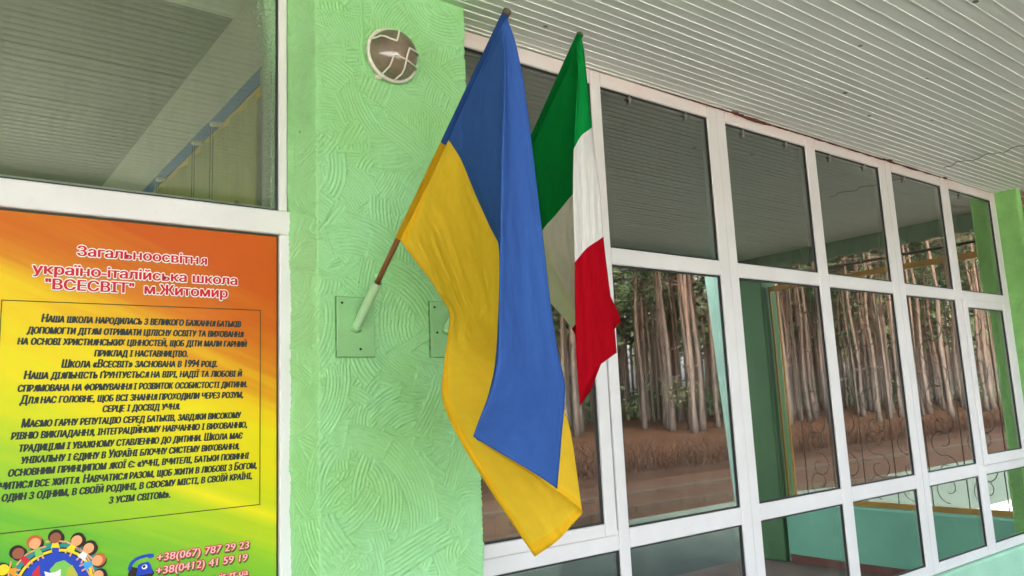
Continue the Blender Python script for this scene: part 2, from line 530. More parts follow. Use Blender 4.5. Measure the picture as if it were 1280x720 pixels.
def sheet(name, x0, x1, y0, y1, z, m, nx=1, ny=1):
    b = MB()
    vs = []; fs = []
    for j in range(ny + 1):
        for i in range(nx + 1):
            vs.append((x0 + (x1 - x0) * i / nx, y0 + (y1 - y0) * j / ny, z))
    for j in range(ny):
        for i in range(nx):
            a = j * (nx + 1) + i
            fs.append((a, a + 1, a + nx + 2, a + nx + 1))
    b.add(vs, fs)
    return structure(b.build(name, m))


sheet('ground', -350, 350, -350, 350, -0.004, M_ground)
sheet('forecourt', -40, 60, -5.75, -2.6, 0.0, M_dasph)
sheet('yard', 2.6, 60, -7.6, -5.75, 0.0, M_asphalt)
sheet('bounce_ground', -70, 2.5, -60, -5.7, 0.004, mat('bounce_pale', (0.52, 0.50, 0.46), 0.8, var=0.15, vscale=2))  # unseen pale ground, added to bounce light onto soffit and wall
sheet('road', 2.6, 90, -9.2, -7.75, 0.0, M_asphalt)
sheet('planting_strip', 2.6, 90, -12.9, -9.4, 0.0, M_soil)
b = MB()
x = 2.6
while x < 60:
    b.box(x, x + 0.985, -7.75, -7.6, -0.05, 0.07)
    x += 1.0
structure(b.build('kerb', M_kerb, bevel=0.012))
b = MB()
for i in range(14):
    a0 = (7.0 + i * 0.5, -5.9 + 0.012 * (i - 4) ** 2 - 0.3)
    a1 = (7.0 + (i + 0.97) * 0.5, -5.9 + 0.012 * (i - 3) ** 2 - 0.3)
    b.prism([(a0[0], a0[1] - .06), (a1[0], a1[1] - .06), (a1[0], a1[1] + .06), (a0[0], a0[1] + .06)], -0.05, 0.10)
structure(b.build('path_kerb', M_kerb))
b = MB(); b.box(9.6, 12.2, -2.5, -1.7, -0.05, 0.05)
structure(b.build('concrete_apron', mat('pale_concrete', (0.62, 0.61, 0.58), 0.8, var=0.15), bevel=0.01))

# porch floor and step
b = MB(); b.box(-6.5, 6.55, -2.6, 0.02, -0.1, FLO)
structure(b.build('porch_floor', M_floor, bevel=0.012))

# ------------------------------------------------------------------ canopy
t = thing('porch_canopy', (0, -1.3, SOF), 'slatted off white canopy soffit above the windows and flags', 'canopy')
bounds = [0.35, -.005, -.03, -.070, -.110, -.148, -.188, -.228, -.268, -.310, -.352, -.392, -.431, -.472, -.513, -.552, -.594, -.639, -.685,
          -.731, -.778, -.829, -.880, -.932, -.985, -1.038, -1.094, -1.147, -1.201]
while bounds[-1] > -2.56:
    bounds.append(bounds[-1] - 0.0535)
bs = MB(); bl = MB()
for k in range(len(bounds) - 1):
    y1, y0 = bounds[k], bounds[k + 1]
    w = 0.0029
    dz = rnd.uniform(-0.0008, 0.0008)
    # each slat in three lengths with butt joints
    cuts = [-6.4, rnd.uniform(-2.4, -2.2), 3.9 + 0.0 * k, 6.38]
    for a, c in zip(cuts, cuts[1:]):
        if k == 0:
            bs.box(a, c - 0.002, y0 + 0.001, y1, SOF, SOF + 0.012)
        else:
            bs.box(a, c - 0.002, y0 + w + .0006, y1 - w - .0006, SOF + dz + rnd.uniform(0, 0.0008), SOF + 0.012)
    if k > 0:
        bl.box(-6.4, 6.38, y1 - w, y1 + w, SOF - 0.0020, SOF + 0.012)
bs.build('soffit_slats', M_soffit, t)
bl.build('slat_lips', M_lip, t, bevel=0.0008, seg=1)
b = MB(); b.box(-6.4, 6.38, bounds[-1], 0.35, SOF + 0.014, SOF + 0.25)
b.build('roof_slab', M_roof, t)
b = MB()
yy = bounds[-1]
x = -6.4
while x < 6.40:
    b.box(x, x + 0.098, yy - 0.035 - (0.012 if int(x * 10) % 2 else 0), yy - 0.006, 2.785 - 0.012 * (int(round(x * 10)) % 2), SOF + 0.30)
    x += 0.1
y = yy
while y < -0.16:
    b.box(6.385, 6.41 + (0.012 if int(round(-y * 12)) % 2 else 0), y, y + 0.078, 2.785 - 0.010 * (int(round(-y * 12)) % 2), SOF + 0.30)
    y += 0.08
b.build('fascia', M_fascia, t)
# dark seam where slats are joined, seen near the far pier
b = MB()
sp_ = []
for k in range(4, 17):
    sp_.append((4.86 + 0.03 * math.sin(k * 1.7), bounds[k], SOF - 0.0024))
    sp_.append((4.86 + 0.03 * math.sin(k * 1.7 + .5), (bounds[k] + bounds[k + 1]) / 2, SOF - 0.0006))
b.tube(sp_, 0.0016, 5)
b.build('joint_seam', M_dark, t)


# ------------------------------------------------------------------ combed plaster pier
def combed(S, Zc, seed, n_strokes, s0, s1, z0, z1, period=0.0120, amp=0.0021):
    rg = np.random.RandomState(seed)
    H = np.zeros_like(S); K = np.zeros_like(S)
    wn_ = 0.5 * np.sin(S * 21 + 3 * np.sin(Zc * 9)) + 0.5 * np.sin(Zc * 26 + 2.5 * np.sin(S * 17))
    hf = rg.normal(0, 1, S.shape); hf = (hf + np.roll(hf, 1, 0) + np.roll(hf, 1, 1) + np.roll(hf, (1, 1), (0, 1))) / 4
    drag = (0.62 + 0.38 * np.sin(S * 71 + 4 * np.sin(Zc * 33)) * np.sin(Zc * 57 + 3 * np.sin(S * 41)))
    base = (np.sin(S * 37 + 2 * np.sin(Zc * 11)) * np.sin(Zc * 29 + S * 13)) * 0.0004
    for i in range(n_strokes):
        w = rg.uniform(0.05, 0.125)
        r0 = rg.uniform(0.015, 0.22) if rg.rand() < 0.75 else rg.uniform(0.3, 0.8)
        a0 = rg.uniform(0, 2 * math.pi)
        span = rg.uniform(0.5, 1.7) if r0 < 0.25 else rg.uniform(0.12, 0.4)
        tx, tz = rg.uniform(s0 - .03, s1 + .03), rg.uniform(z0 - .05, z1 + .05)
        cx = tx - math.cos(a0) * (r0 + w / 2); cz = tz - math.sin(a0) * (r0 + w / 2)
        wob = rg.uniform(0, 0.0045); wf = rg.uniform(14, 30); ph = rg.uniform(0, 6)
        dx, dz = S - cx, Zc - cz
        r = np.hypot(dx, dz)
        an = np.arctan2(dz, dx)
        da = np.abs((an - a0 + math.pi) % (2 * math.pi) - math.pi)
        rr = r + wob * np.sin(an * wf * max(r0, .08) + ph) + 0.0022 * wn_
        inside = (rr > r0) & (rr < r0 + w) & (da < span / 2)
        if not inside.any():
            continue
        A = amp * rg.uniform(0.55, 1.15)
        p = period * rg.uniform(0.72, 1.1)
        ridge = A * drag * np.abs(np.sin(math.pi * (rr - r0) / p)) ** 0.75
        edge = np.minimum(np.minimum(rr - r0, r0 + w - rr), (span / 2 - da) * np.maximum(r, .02))
        lip = 0.0022 * np.exp(-(edge / 0.0035) ** 2) * (rg.rand() < 0.6)
        off = rg.uniform(-0.0012, 0.0016)
        H[inside] = (ridge + lip + off)[inside]
    return H + base + hf * 0.00042


def grid_wall(name, path, z0, z1, step, seed, nstrokes, mats, parent, origin, amp=0.0054, noise_amp=0.0015):
    """path: list of (x, y) seen from outside left to right; outward normal on the -y / left hand side"""
    pts = [Vector(p) for p in path]
    L = [0.0]
    for a, c in zip(pts, pts[1:]):
        L.append(L[-1] + (c - a).length)
    ns = int(L[-1] / step); nz = int((z1 - z0) / step)
    s = np.linspace(0, L[-1], ns + 1)
    px = np.interp(s, L, [p[0] for p in path]); py = np.interp(s, L, [p[1] for p in path])
    # soften the arrises
    for _ in range(3):
        px[1:-1] = (px[:-2] + 2 * px[1:-1] + px[2:]) / 4; py[1:-1] = (py[:-2] + 2 * py[1:-1] + py[2:]) / 4
    tx = np.gradient(px); ty = np.gradient(py); ln = np.hypot(tx, ty)
    nx, ny = ty / ln, -tx / ln
    z = np.linspace(z0, z1, nz + 1)
    S, Zc = np.meshgrid(s, z)
    H = combed(S, Zc, seed, nstrokes, 0, L[-1], z0, z1, amp=amp)
    for ax in (0, 1):
        H = (np.roll(H, 1, ax) + 10 * H + np.roll(H, -1, ax)) / 12
    # the comb skips and wobbles at the arrises
    rg = np.random.RandomState(seed + 5)
    jag = np.zeros(nz + 1)
    for f in (9, 23, 51, 97):
        jag += np.sin(z * f + rg.uniform(0, 6)) / f ** 0.6
    for a in L[1:-1]:
        H += 0.0011 * np.exp(-((S - a) / 0.006) ** 2) * jag[:, None] * 4
    X = px[None, :] + nx[None, :] * H - origin[0]; Y = py[None, :] + ny[None, :] * H - origin[1]
    V = np.stack([X, Y, Zc - origin[2]], -1).reshape(-1, 3)
    i = np.arange(ns); j = np.arange(nz)
    I, J = np.meshgrid(i, j)
    a = (J * (ns + 1) + I).ravel()
    Fq = np.stack([a, a + 1, a + ns + 2, a + ns + 1], -1)
    me = bpy.data.meshes.new(name)
    me.vertices.add(len(V)); me.vertices.foreach_set('co', V.ravel())
    me.loops.add(Fq.size); me.loops.foreach_set('vertex_index', Fq.ravel())
    me.polygons.add(len(Fq)); me.polygons.foreach_set('loop_start', np.arange(0, Fq.size, 4))
    me.polygons.foreach_set('loop_total', np.full(len(Fq), 4)) if False else None
    me.polygons.foreach_set('use_smooth', np.ones(len(Fq), dtype=bool))
    me.update(calc_edges=True)
    me.validate()
    for m in mats:
        me.materials.append(m)
    o = bpy.data.objects.new(name, me)
    COL.objects.link(o)
    if parent:
        o.parent = parent
    return o


PF = -0.115  # front plane of the pier
pier = thing('plastered_pier', (1.1, PF, FLO), 'mint green wall pier of combed plaster between the two windows', 'wall pier')
grid_wall('combed_plaster', [(0.829, 0.03), (0.834, -0.004), (0.868, PF), (1.384, PF), (1.388, 0.03)], 0.95, SOF, 0.0020, 7, 1050,
          [M_plaster], pier, (1.1, PF, FLO))
b = MB(); b.prism([(0.836, 0.05), (0.872, PF + .004), (1.38, PF + .004), (1.384, 0.05)], FLO, SOF)
b.build('pier_core', M_plaster, pier)

# pier at the far end of the porch
pr = thing('brick_pier', (6.1, -0.1, FLO), 'bright green pier at the far right end with bare brown brick front', 'wall pier')
grid_wall('plaster_return', [(5.885, 0.04), (5.888, -0.132), (5.915, -0.145)], 0.5, SOF, 0.006, 21, 160, [M_plaster_b], pr, (6.1, -0.1, FLO))
b = MB(); b.box(5.892, 6.36, -0.128, 0.05, FLO, SOF)
b.build('brick_core', M_brick, pr)

# ------------------------------------------------------------------ right-hand window wall
win = thing('window_wall', (3.6, 0, FLO + 0.5), 'long white framed window wall of fifteen panes right of the flags', 'window')
FY0, FY1 = 0.0, 0.040
XS = [(1.403, 2.066), (2.12, 2.785), (2.913, 3.566), (3.653, 4.302), (4.441, 5.063), (5.171, 5.805)]
ZS = [(2.195, 2.852), (1.145, 2.128), (0.673, 1.074)]
f = MB()
XL, XR = 1.389, 5.884
f.box(XL, XS[0][0], FY0, FY1, 0.62, SOF - 0.004)
for i in range(5):
    f.box(XS[i][1], XS[i + 1][0], FY0, FY1, 0.62, SOF - 0.004)
f.box(XS[5][1], XR, FY0, FY1, 0.62, SOF - 0.004)
for (xa, xb) in XS:
    f.box(xa, xb, FY0 + 0.0006, FY1, 2.852, SOF - 0.004)
    f.box(xa, xb, FY0 + 0.0006, FY1, 2.128, 2.195)
    f.box(xa, xb, FY0 + 0.0006, FY1, 1.074, 1.145)
    f.box(xa, xb, FY0 + 0.0006, FY1, 0.62, 0.673)
frame = f.build('frame', M_pvc, win, bevel=0.006, seg=3)
for sx_ in (2.8486, 4.372):
    b = MB(); b.box(sx_, sx_ + 0.0011, -0.0007, 0.004, 0.63, SOF - 0.012)
    b.build('coupling_seam', M_spacer, win)
GY = 0.013


def glazing(x0, x1, z0, z1, parent, y=GY, gm=None):
    g = MB(); g.box(x0 - .004, x1 + .004, y, y + 0.006, z0 - .004, z1 + .004)
    p = g.build('pane', gm or M_glass, parent)
    k = MB()
    w = 0.006
    ya, yb = y - 0.006, y - 0.0006
    k.box(x0 + .0006, x0 + w, ya, yb, z0 + .0006, z1 - .0006); k.box(x1 - w, x1 - .0006, ya, yb, z0 + .0006, z1 - .0006)
    k.box(x0 + w, x1 - w, ya, yb, z0 + .0006, z0 + w); k.box(x0 + w, x1 - w, ya, yb, z1 - w, z1 - .0006)
    k.build('gasket', M_gasket, p)
    s = MB()
    w0, w1 = 0.003, 0.014
    ya, yb = y + 0.0065, y + 0.0175
    s.box(x0 + w0, x0 + w1, ya, yb, z0 + w0, z1 - w0); s.box(x1 - w1, x1 - w0, ya, yb, z0 + w0, z1 - w0)
    s.box(x0 + w1, x1 - w1, ya, yb, z0 + w0, z0 + w1); s.box(x0 + w1, x1 - w1, ya, yb, z1 - w1, z1 - w0)
    s.build('spacer', M_spacer, p)
    return p


def sash(ox0, ox1, oz0, oz1, gx0, gx1, gz0, gz1, parent):
    s = MB()
    a, c = -0.014, 0.030
    s.box(ox0, gx0, a, c, oz0, oz1); s.box(gx1, ox1, a, c, oz0, oz1)
    s.box(gx0, gx1, a + .0006, c, oz0, gz0); s.box(gx0, gx1, a + .0006, c, gz1, oz1)
    o = s.build('opening_sash', M_pvc, parent, bevel=0.007, seg=3)
    glazing(gx0, gx1, gz0, gz1, o, y=0.000)
    return o


for i, (xa, xb) in enumerate(XS):
    for r, (za, zb) in enumerate(ZS):
        if r == 1 and i == 0:
            sash(1.407, 2.046, 1.130, 2.136, 1.452, 1.988, 1.176, 2.09, win)
        elif r == 1 and i == 5:
            sash(5.136, 5.812, 1.128, 2.140, 5.19, 5.724, 1.19, 2.088, win)
        else:
            glazing(xa, xb, za, zb, win)
# crumbling red foam between frame and soffit
b = MB()
xx = 2.35
segs = []
while xx < 5.25:
    t_ = (xx - 2.35) / 2.9
    h = 0.003 + 0.012 * abs(mnoise.noise(Vector((xx * 5, 0.3, 0)))) + 0.004 * abs(mnoise.noise(Vector((xx * 31, 5, 0))))
    h *= min(1, t_ * 8, (1 - t_) * 10) * (1.25 if xx > 3.0 else 0.6)
    segs.append((xx, h)); xx += 0.012
b.tube([(x_, -0.004 - h_ * 0.3, SOF - 0.006 - h_ * 0.35) for x_, h_ in segs], [max(.0012, h_ * 0.62) for x_, h_ in segs], 6)
for bx_, r_ in ((2.985, .013), (3.03, .008), (4.42, .014), (4.36, .008), (5.12, .010)):
    b.tube([(bx_ - r_ * 2.2, -0.008, SOF - 0.005), (bx_, -0.014, SOF - 0.009), (bx_ + r_ * 2.2, -0.007, SOF - 0.004)], [r_ * .3, r_ * .7, r_ * .3], 7)
b.build('rusty_joint_foam', M_rust, win, smooth=True)
# apron wall under the windows
b = MB(); b.box(1.40, 5.88, -0.024, 0.20, FLO, 0.617)
tag(b.build('apron_wall', M_mint, bevel=0.01), 'pale mint low wall under the long white window', 'wall')

# ------------------------------------------------------------------ left window
wl = thing('entrance_window', (0, 0, FLO), 'white framed window behind the orange school poster', 'window')
f = MB()
f.box(0.803, 0.829, 0.0, 0.040, 2.181, SOF - .004)
f.box(0.803, 0.846, -0.006, 0.038, 0.62, 2.112)
f.box(-1.02, 0.846, -0.0066, 0.040, 2.112, 2.181)
f.box(-1.05, -0.99, 0.0, 0.040, 2.181, SOF - .004); f.box(-1.05, -0.99, 0.0, 0.040, 0.62, 2.112)
f.box(-0.99, 0.803, 0.0006, 0.040, 2.852, SOF - .004); f.box(-0.99, 0.803, 0.0006, 0.040, 0.62, 0.69)
f.build('frame', M_pvc, wl, bevel=0.006, seg=3)
glazing(-0.99, 0.803, 2.181, 2.852, wl, gm=M_glass2)
glazing(-0.99, 0.803, 0.69, 2.112, wl)
b = MB(); b.box(-1.05, 0.832, -0.02, 0.20, FLO, 0.617)
tag(b.build('apron_wall', M_mint, bevel=0.01), 'pale mint low wall under the window with the orange poster', 'wall')
b = MB(); b.box(-6.4, -1.06, -0.03, 0.2, FLO, SOF)
tag(b.build('facade_wall', M_plaster), 'green plastered facade wall left of the poster window', 'wall')

# ------------------------------------------------------------------ poster
PY = 0.0025
po = thing('school_poster', (0.45, PY, 1.4), 'orange yellow and green school poster with red Ukrainian heading', 'poster')
b = MB(); b.box(0.104, 0.7995, PY, PY + 0.004, 0.76, 2.108)
panel = b.build('printed_panel', M_poster, po)
M_tred = flat('print_red', (0.55, 0.015, 0.03)); M_twht = flat('print_white', (0.80, 0.78, 0.70))
M_tblk = flat('print_black', (0.025, 0.04, 0.03)); M_tdg = flat('print_dark_green', (0.03, 0.12, 0.03))
M_tpink = flat('print_pink', (0.80, 0.45, 0.42)); M_line = flat('print_line', (0.05, 0.05, 0.01))


GLY = {}


def curve_mesh(txt):
    cu = bpy.data.curves.new('lettering', 'FONT')
    cu.body = txt; cu.size = 1.0; cu.resolution_u = 3
    o = bpy.data.objects.new('lettering', cu)
    COL.objects.link(o)
    dg = bpy.context.evaluated_depsgraph_get(); dg.update()
    me = bpy.data.meshes.new_from_object(o.evaluated_get(dg))
    co = np.zeros(len(me.vertices) * 3); me.vertices.foreach_get('co', co)
    fs = [tuple(p.vertices) for p in me.polygons]
    bpy.data.objects.remove(o); bpy.data.curves.remove(cu); bpy.data.meshes.remove(me)
    return co.reshape(-1, 3)[:, :2], fs


def glyph(ch):
    if ch not in GLY:
        if 'HH' not in GLY:
            GLY['HH'] = curve_mesh('HH')[0][:, 0].max()
        adv = curve_mesh('H' + ch + 'H')[0][:, 0].max() - GLY['HH']
        if ch in 'яЯ':
            g0 = glyph('R'); k_ = 0.755 if ch == 'я' else 1.0
            xs_ = g0[0][:, 0].max() + g0[0][:, 0].min()
            GLY[ch] = (np.stack([xs_ - g0[0][:, 0], g0[0][:, 1]], 1) * np.array([0.82 if ch == 'я' else 1.0, k_]), [tuple(reversed(f_)) for f_ in g0[1]], g0[2] * (0.84 if ch == 'я' else 1.0))
            return GLY[ch]
        if ch in 'нь':
            g0 = glyph(ch.upper())          # same letterform at x-height
            GLY[ch] = (g0[0] * np.array([0.82, 0.755]), g0[1], g0[2] * 0.84)
            return GLY[ch]
        if ch == 'Ф':
            g0 = glyph('О')
            x0_, x1_ = g0[0][:, 0].min(), g0[0][:, 0].max(); xm = (x0_ + x1_) / 2; hw = 0.05
            V_ = np.concatenate([(g0[0] - [xm, .36]) * [1.0, 0.72] + [xm, .36],
                 [[xm - hw, .64], [xm + hw, .64], [xm + hw, .74], [xm - hw, .74], [xm - hw, -.02], [xm + hw, -.02], [xm + hw, .08], [xm - hw, .08],
                  [xm - hw, .19], [xm + hw, .19], [xm + hw, .53], [xm - hw, .53]]])
            n_ = len(g0[0])
            GLY[ch] = (V_, g0[1] + [tuple(range(n_ + k, n_ + k + 4)) for k in (0, 4, 8)], g0[2])
            return GLY[ch]
        co, fs = curve_mesh(ch) if ch != ' ' else (np.zeros((0, 2)), [])
        GLY[ch] = (co, fs, adv)
    return GLY[ch]


def text_mesh(s, caps=False, track=0.0):
    V, Fs, x = [], [], 0.0
    for ch in s:
        k = 1.0
        if caps and ch.isalpha() and ch.islower():
            ch = ch.upper(); k = 0.80
        co, fs, adv = glyph(ch)
        o = sum(len(v) for v in V)
        if len(co):
            V.append(co * k + np.array([x, 0.0])); Fs += [tuple(i + o for i in f_) for f_ in fs]
        x += adv * k + track
    return np.concatenate(V), Fs


def lay_text(mb, s, pl, pr, dy=0.0, dx=0.0, dz=0.0, height=0.02, ring=(), shear=0.0, caps=False, track=0.0):
    """lettering laid flat on the poster, its ends given by where it starts and stops on the board"""
    A = Vector(at(*pl, PY)); B = Vector(at(*pr, PY))
    co, fs = text_mesh(s, caps, track)
    x0, x1 = co[:, 0].min(), co[:, 0].max()
    k = (B - A).x / (x1 - x0); ky = height / 0.72
    X = (co[:, 0] - (x0 + x1) / 2) * k; Zv = (co[:, 1] - 0.36) * ky
    X = X + shear * Zv
    c = (A + B) / 2
    for n_, (ox, oz) in enumerate(ring or [(0, 0)]):
        mb.add([(c.x + dx + ox + p, PY - 0.0006 - dy - n_ * 0.000012, c.z + dz + oz + q) for p, q in zip(X, Zv)], fs)


def ringo(r_, n=10):
    return [(r_ * math.cos(2 * math.pi * i / n), r_ * math.sin(2 * math.pi * i / n)) for i in range(n)]


title = [('Загальноосвітня', (97, 314), (258, 325), .0245), ('україно-італійська школа', (41, 336), (296, 350), .0245),
         ('"ВСЕСВІТ"  м.Житомир', (57, 355), (284, 366), .0255)]
ta, tb, tc_ = MB(), MB(), MB()
for s, a, c, h in title:
    lay_text(ta, s, a, c, dy=0.0012, height=h, ring=[(-.0014, 0), (-.0007, .0003), (0, -.0004), (.0007, .0003), (.0014, 0)])
    lay_text(tb, s, a, c, dy=0.0007, height=h, ring=ringo(.0031, 12))
    lay_text(tc_, s, a, c, dy=0.0003, height=h, dx=0.0008, dz=-0.0008, ring=ringo(.0031, 12))
ta.build('title_lettering', M_tred, po); tb.build('title_outline', M_twht, po); tc_.build('title_shadow', M_tdg, po)
body = [("Наша школа народилась з великого бажання батьків", (53, 398), (301, 404)),
        ("допомогти дітям отримати цілісну освіту та виховання", (35, 413), (304, 416)),
        ("на основі християнських цінностей, щоб діти мали гарний", (23, 427), (308, 428)),
        ("приклад і наставництво.", (119, 441), (235, 441)),
        ("Школа «Всесвіт» заснована в 1994 році.", (78, 455), (272, 453.5)),
        ("Наша діяльність ґрунтується на вірі, надії та любові й", (31, 470), (302, 465)),
        ("спрямована на формування і розвиток особистості дитини.", (23, 485), (309, 479)),
        ("Для нас головне, щоб всі знання проходили через розум,", (26, 500), (304, 492)),
        ("серце і досвід учня.", (129, 510), (225, 507)),
        ("Маємо гарну репутацію серед батьків, завдяки високому", (28, 530), (301, 517)),
        ("рівню викладання, інтеграційному навчанню і вихованню,", (15, 545), (309, 529)),
        ("традиціям і уважному ставленню до дитини. Школа має", (24, 560), (303, 543)),
        ("унікальну і єдину в Україні блочну систему виховання,", (27, 575), (299, 556)),
        ("основним принципом якої є: «учні, вчителі, батьки повинні", (11, 591), (311, 568)),
        ("вчитися все життя. Навчатися разом, щоб жити в любові з Богом,", (-6, 607), (321, 581)),
        ("один з одним, в своїй родині, в своєму місті, в своїй країні,", (3, 621), (315, 594)),
        ("з усім світом».", (137, 624), (213, 617))]
tb = MB()
for s, a, c in body:
    lay_text(tb, s, a, c, shear=0.14, caps=True, height=0.0195, ring=[(-.0014, 0), (-.0005, .0006), (.0005, -.0006), (.0014, 0)])
tb.build('body_lettering', M_tblk, po)
cont = [('+38(067) 787 29 23', (196, 697), (311, 680), .0185), ('+38(0412) 41 59 19', (195, 713), (309, 696), .0185), ('www.vsesvit.zt.ua', (212, 730), (310, 714), .0165)]
ta, tb, tc_ = MB(), MB(), MB()
for s, a, c, h in cont:
    lay_text(ta, s, a, c, dy=0.0012, height=h, shear=.1, ring=[(-.0005, 0), (.0005, 0)])
    lay_text(tb, s, a, c, dy=0.0007, height=h, shear=.1, ring=ringo(.0020))
    lay_text(tc_, s, a, c, dy=0.0003, height=h, shear=.1, dx=0.002, dz=-0.003, ring=ringo(.0022))
ta.build('contact_lettering', M_tpink, po); tb.build('contact_outline', M_tred, po); tc_.build('contact_shadow', M_tdg, po)
b = MB()
c0 = at(1.5, 375, PY); c1 = at(326, 387, PY); c2 = at(325, 631, PY)
bx0, bx1, bz1, bz0 = c0[0], c1[0], (c0[2] + c1[2]) / 2, c2[2]
y0, y1 = PY - .0010, PY - .0003
lw = 0.0021
b.box(bx0, bx1, y0, y1, bz1 - lw, bz1); b.box(bx0, bx1, y0, y1, bz0, bz0 + lw)
b.box(bx0, bx0 + lw, y0, y1, bz0 + lw, bz1 - lw); b.box(bx1 - lw, bx1, y0, y1, bz0 + lw, bz1 - lw)
b.build('border_line', M_line, po)
b = MB()  # dark edge strip of the panel and a pin
b.box(0.7965, 0.7995, PY - .0012, PY - .0003, 0.76, 2.108); b.box(0.104, 0.7965, PY - .0012, PY - .0003, 2.105, 2.108)
b.build('panel_edge', M_line, po)


def pp(px, py, d):
    p = at(px, py, PY)
    return (p[0], PY - 0.0006 - d, p[2])


def disc(mb, px, py, rx, rz, d, n=20):
    c = pp(px, py, d)
    mb.poly([(c[0] + math.cos(2 * math.pi * k / n) * rx, c[1], c[2] + math.sin(2 * math.pi * k / n) * rz) for k in range(n)])


def stroke(mb, pts, w, d):
    q = [Vector(pp(*p, d)) for p in pts]
    for a, c in zip(q, q[1:]):
        t_ = (c - a).normalized(); nn = Vector((-t_.z, 0, t_.x)) * w / 2
        mb.poly([a - nn, c - nn, c + nn, a + nn])


EM = {k: flat('print_' + k, v) for k, v in dict(skin=(0.75, 0.36, 0.16), brown=(0.30, 0.10, 0.05), hair=(0.03, 0.02, 0.015), ginger=(0.55, 0.12, 0.03),
      blue=(0.02, 0.06, 0.42), sky=(0.05, 0.35, 0.70), yellow=(0.80, 0.62, 0.02), green=(0.20, 0.50, 0.08), red=(0.55, 0.03, 0.04), white=(0.8, 0.8, 0.8),
      orange=(0.75, 0.30, 0.02), teal=(0.03, 0.25, 0.22), olive=(0.45, 0.45, 0.05)).items()}
ek = list(EM.keys()); em = [EM[k] for k in ek]
e = MB()


def col(k):
    e.cur = ek.index(k)


PXM = 0.0021
gc = (68, 731)
col('teal'); disc(e, gc[0] + 3, gc[1] + 1, 46 * PXM, 46 * PXM, 0.0001, 40)
col('hair'); disc(e, *gc, 38.5 * PXM, 38.5 * PXM, 0.0004, 40)
col('yellow'); disc(e, *gc, 37 * PXM, 37 * PXM, 0.0006, 40)
col('hair'); disc(e, *gc, 34.3 * PXM, 34.3 * PXM, 0.0008, 40)
col('blue'); disc(e, *gc, 33 * PXM, 33 * PXM, 0.0010, 40)
col('green'); e.poly([pp(*p, .0012) for p in [(62, 712), (70, 703), (80, 700), (90, 707), (95, 716), (92, 735), (70, 735)]])
col('red'); e.poly([pp(*p, .0012) for p in [(37, 727), (41, 715), (49, 706), (50, 718), (54, 735), (38, 735)]])
col('olive'); e.poly([pp(*p, .0014) for p in [(84, 712), (90, 706), (97, 718), (97, 732), (80, 735)]])
col('white'); e.poly([pp(*p, .0016) for p in [(55, 714), (62, 716), (69, 715), (76, 711), (75, 726), (60, 735), (58, 725)]])
kids = [((3, 712), 'yellow', 'hair', 'orange', (15, 714)), ((22, 691), 'brown', 'hair', 'red', (31, 700)), ((43, 678.5), 'skin', 'ginger', 'green', (47.5, 690)),
        ((69, 671.5), 'brown', 'hair', 'yellow', (69, 680)), ((96, 675), 'skin', 'hair', 'yellow', (89.5, 685)), ((111, 684.5), 'skin', 'hair', 'white', (104, 694)),
        ((122, 700), 'skin', 'ginger', 'sky', (109.5, 706)), ((123, 719), 'skin', 'hair', 'teal', (110, 724))]
prev = None
for (h, sk, hr, bd, bp_) in kids:
    col('hair'); disc(e, h[0] + 2.5, h[1] + 1.5, 7 * PXM, 7 * PXM, 0.0016)
    v = Vector((bp_[0] - h[0], bp_[1] - h[1])); L_ = v.length; v /= max(L_, .1); p_ = Vector((-v.y, v.x))
    B = Vector(bp_)
    col('skin')
    for sg in (-1, 1):
        stroke(e, [tuple(B - v * 4 + p_ * sg * 2), tuple(B - v * 3 + p_ * sg * 12)], 1.6 * PXM, 0.0017)
        stroke(e, [tuple(B + v * 3 + p_ * sg * 2.5), tuple(B + v * 10 + p_ * sg * 3.5)], (3.2 if bd == 'yellow' and hr == 'hair' and sk == 'brown' else 1.6) * PXM, 0.0017)
    col(bd); e.poly([pp(*(B + q), .0019) for q in (-v * 6 - p_ * 2.5, -v * 6 + p_ * 2.5, v * 5 + p_ * 5.5, v * 5 - p_ * 5.5)])
    if sk == 'brown' and bd == 'yellow':
        col('blue'); e.poly([pp(*(B + q), .0019) for q in (v * 4.5 - p_ * 4.5, v * 4.5 + p_ * 4.5, v * 13 + p_ * 4, v * 13 - p_ * 4)])
    col(hr); disc(e, h[0] - v.x * 1.6, h[1] - v.y * 1.6, 7.0 * PXM, 7.0 * PXM, 0.0021)
    col(sk); disc(e, h[0] + v.x * 0.8, h[1] + v.y * 0.8, 5.4 * PXM, 5.6 * PXM, 0.0023)
e.build('children_emblem', em, po)
e = MB()
col('hair'); e.poly([pp(*p, .0002) for p in [(160, 717), (163, 708), (172, 710), (187, 706), (193, 716), (190, 721), (160, 721)]])
col('blue'); stroke(e, [(161.5, 713), (163, 706), (168, 700), (175, 696.5), (183, 694.5), (191, 694)], 3.6 * PXM, 0.0006)
e.poly([pp(*p, .0008) for p in [(187, 692), (192, 692), (192, 696.5), (185, 698)]])
col('blue'); e.poly([pp(*p, .0010) for p in [(172, 707), (176, 704), (185, 702), (188, 705), (191, 716), (170, 720)]])
col('white'); disc(e, 180.5, 708.5, 3.0 * PXM, 2.6 * PXM, .0012)
col('hair'); disc(e, 179.8, 708, 1.6 * PXM, 1.6 * PXM, .0014)
e.build('telephone_emblem', em, po)

# ------------------------------------------------------------------ flag brackets
DIR = Vector((0, -0.615, 0.489)).normalized()


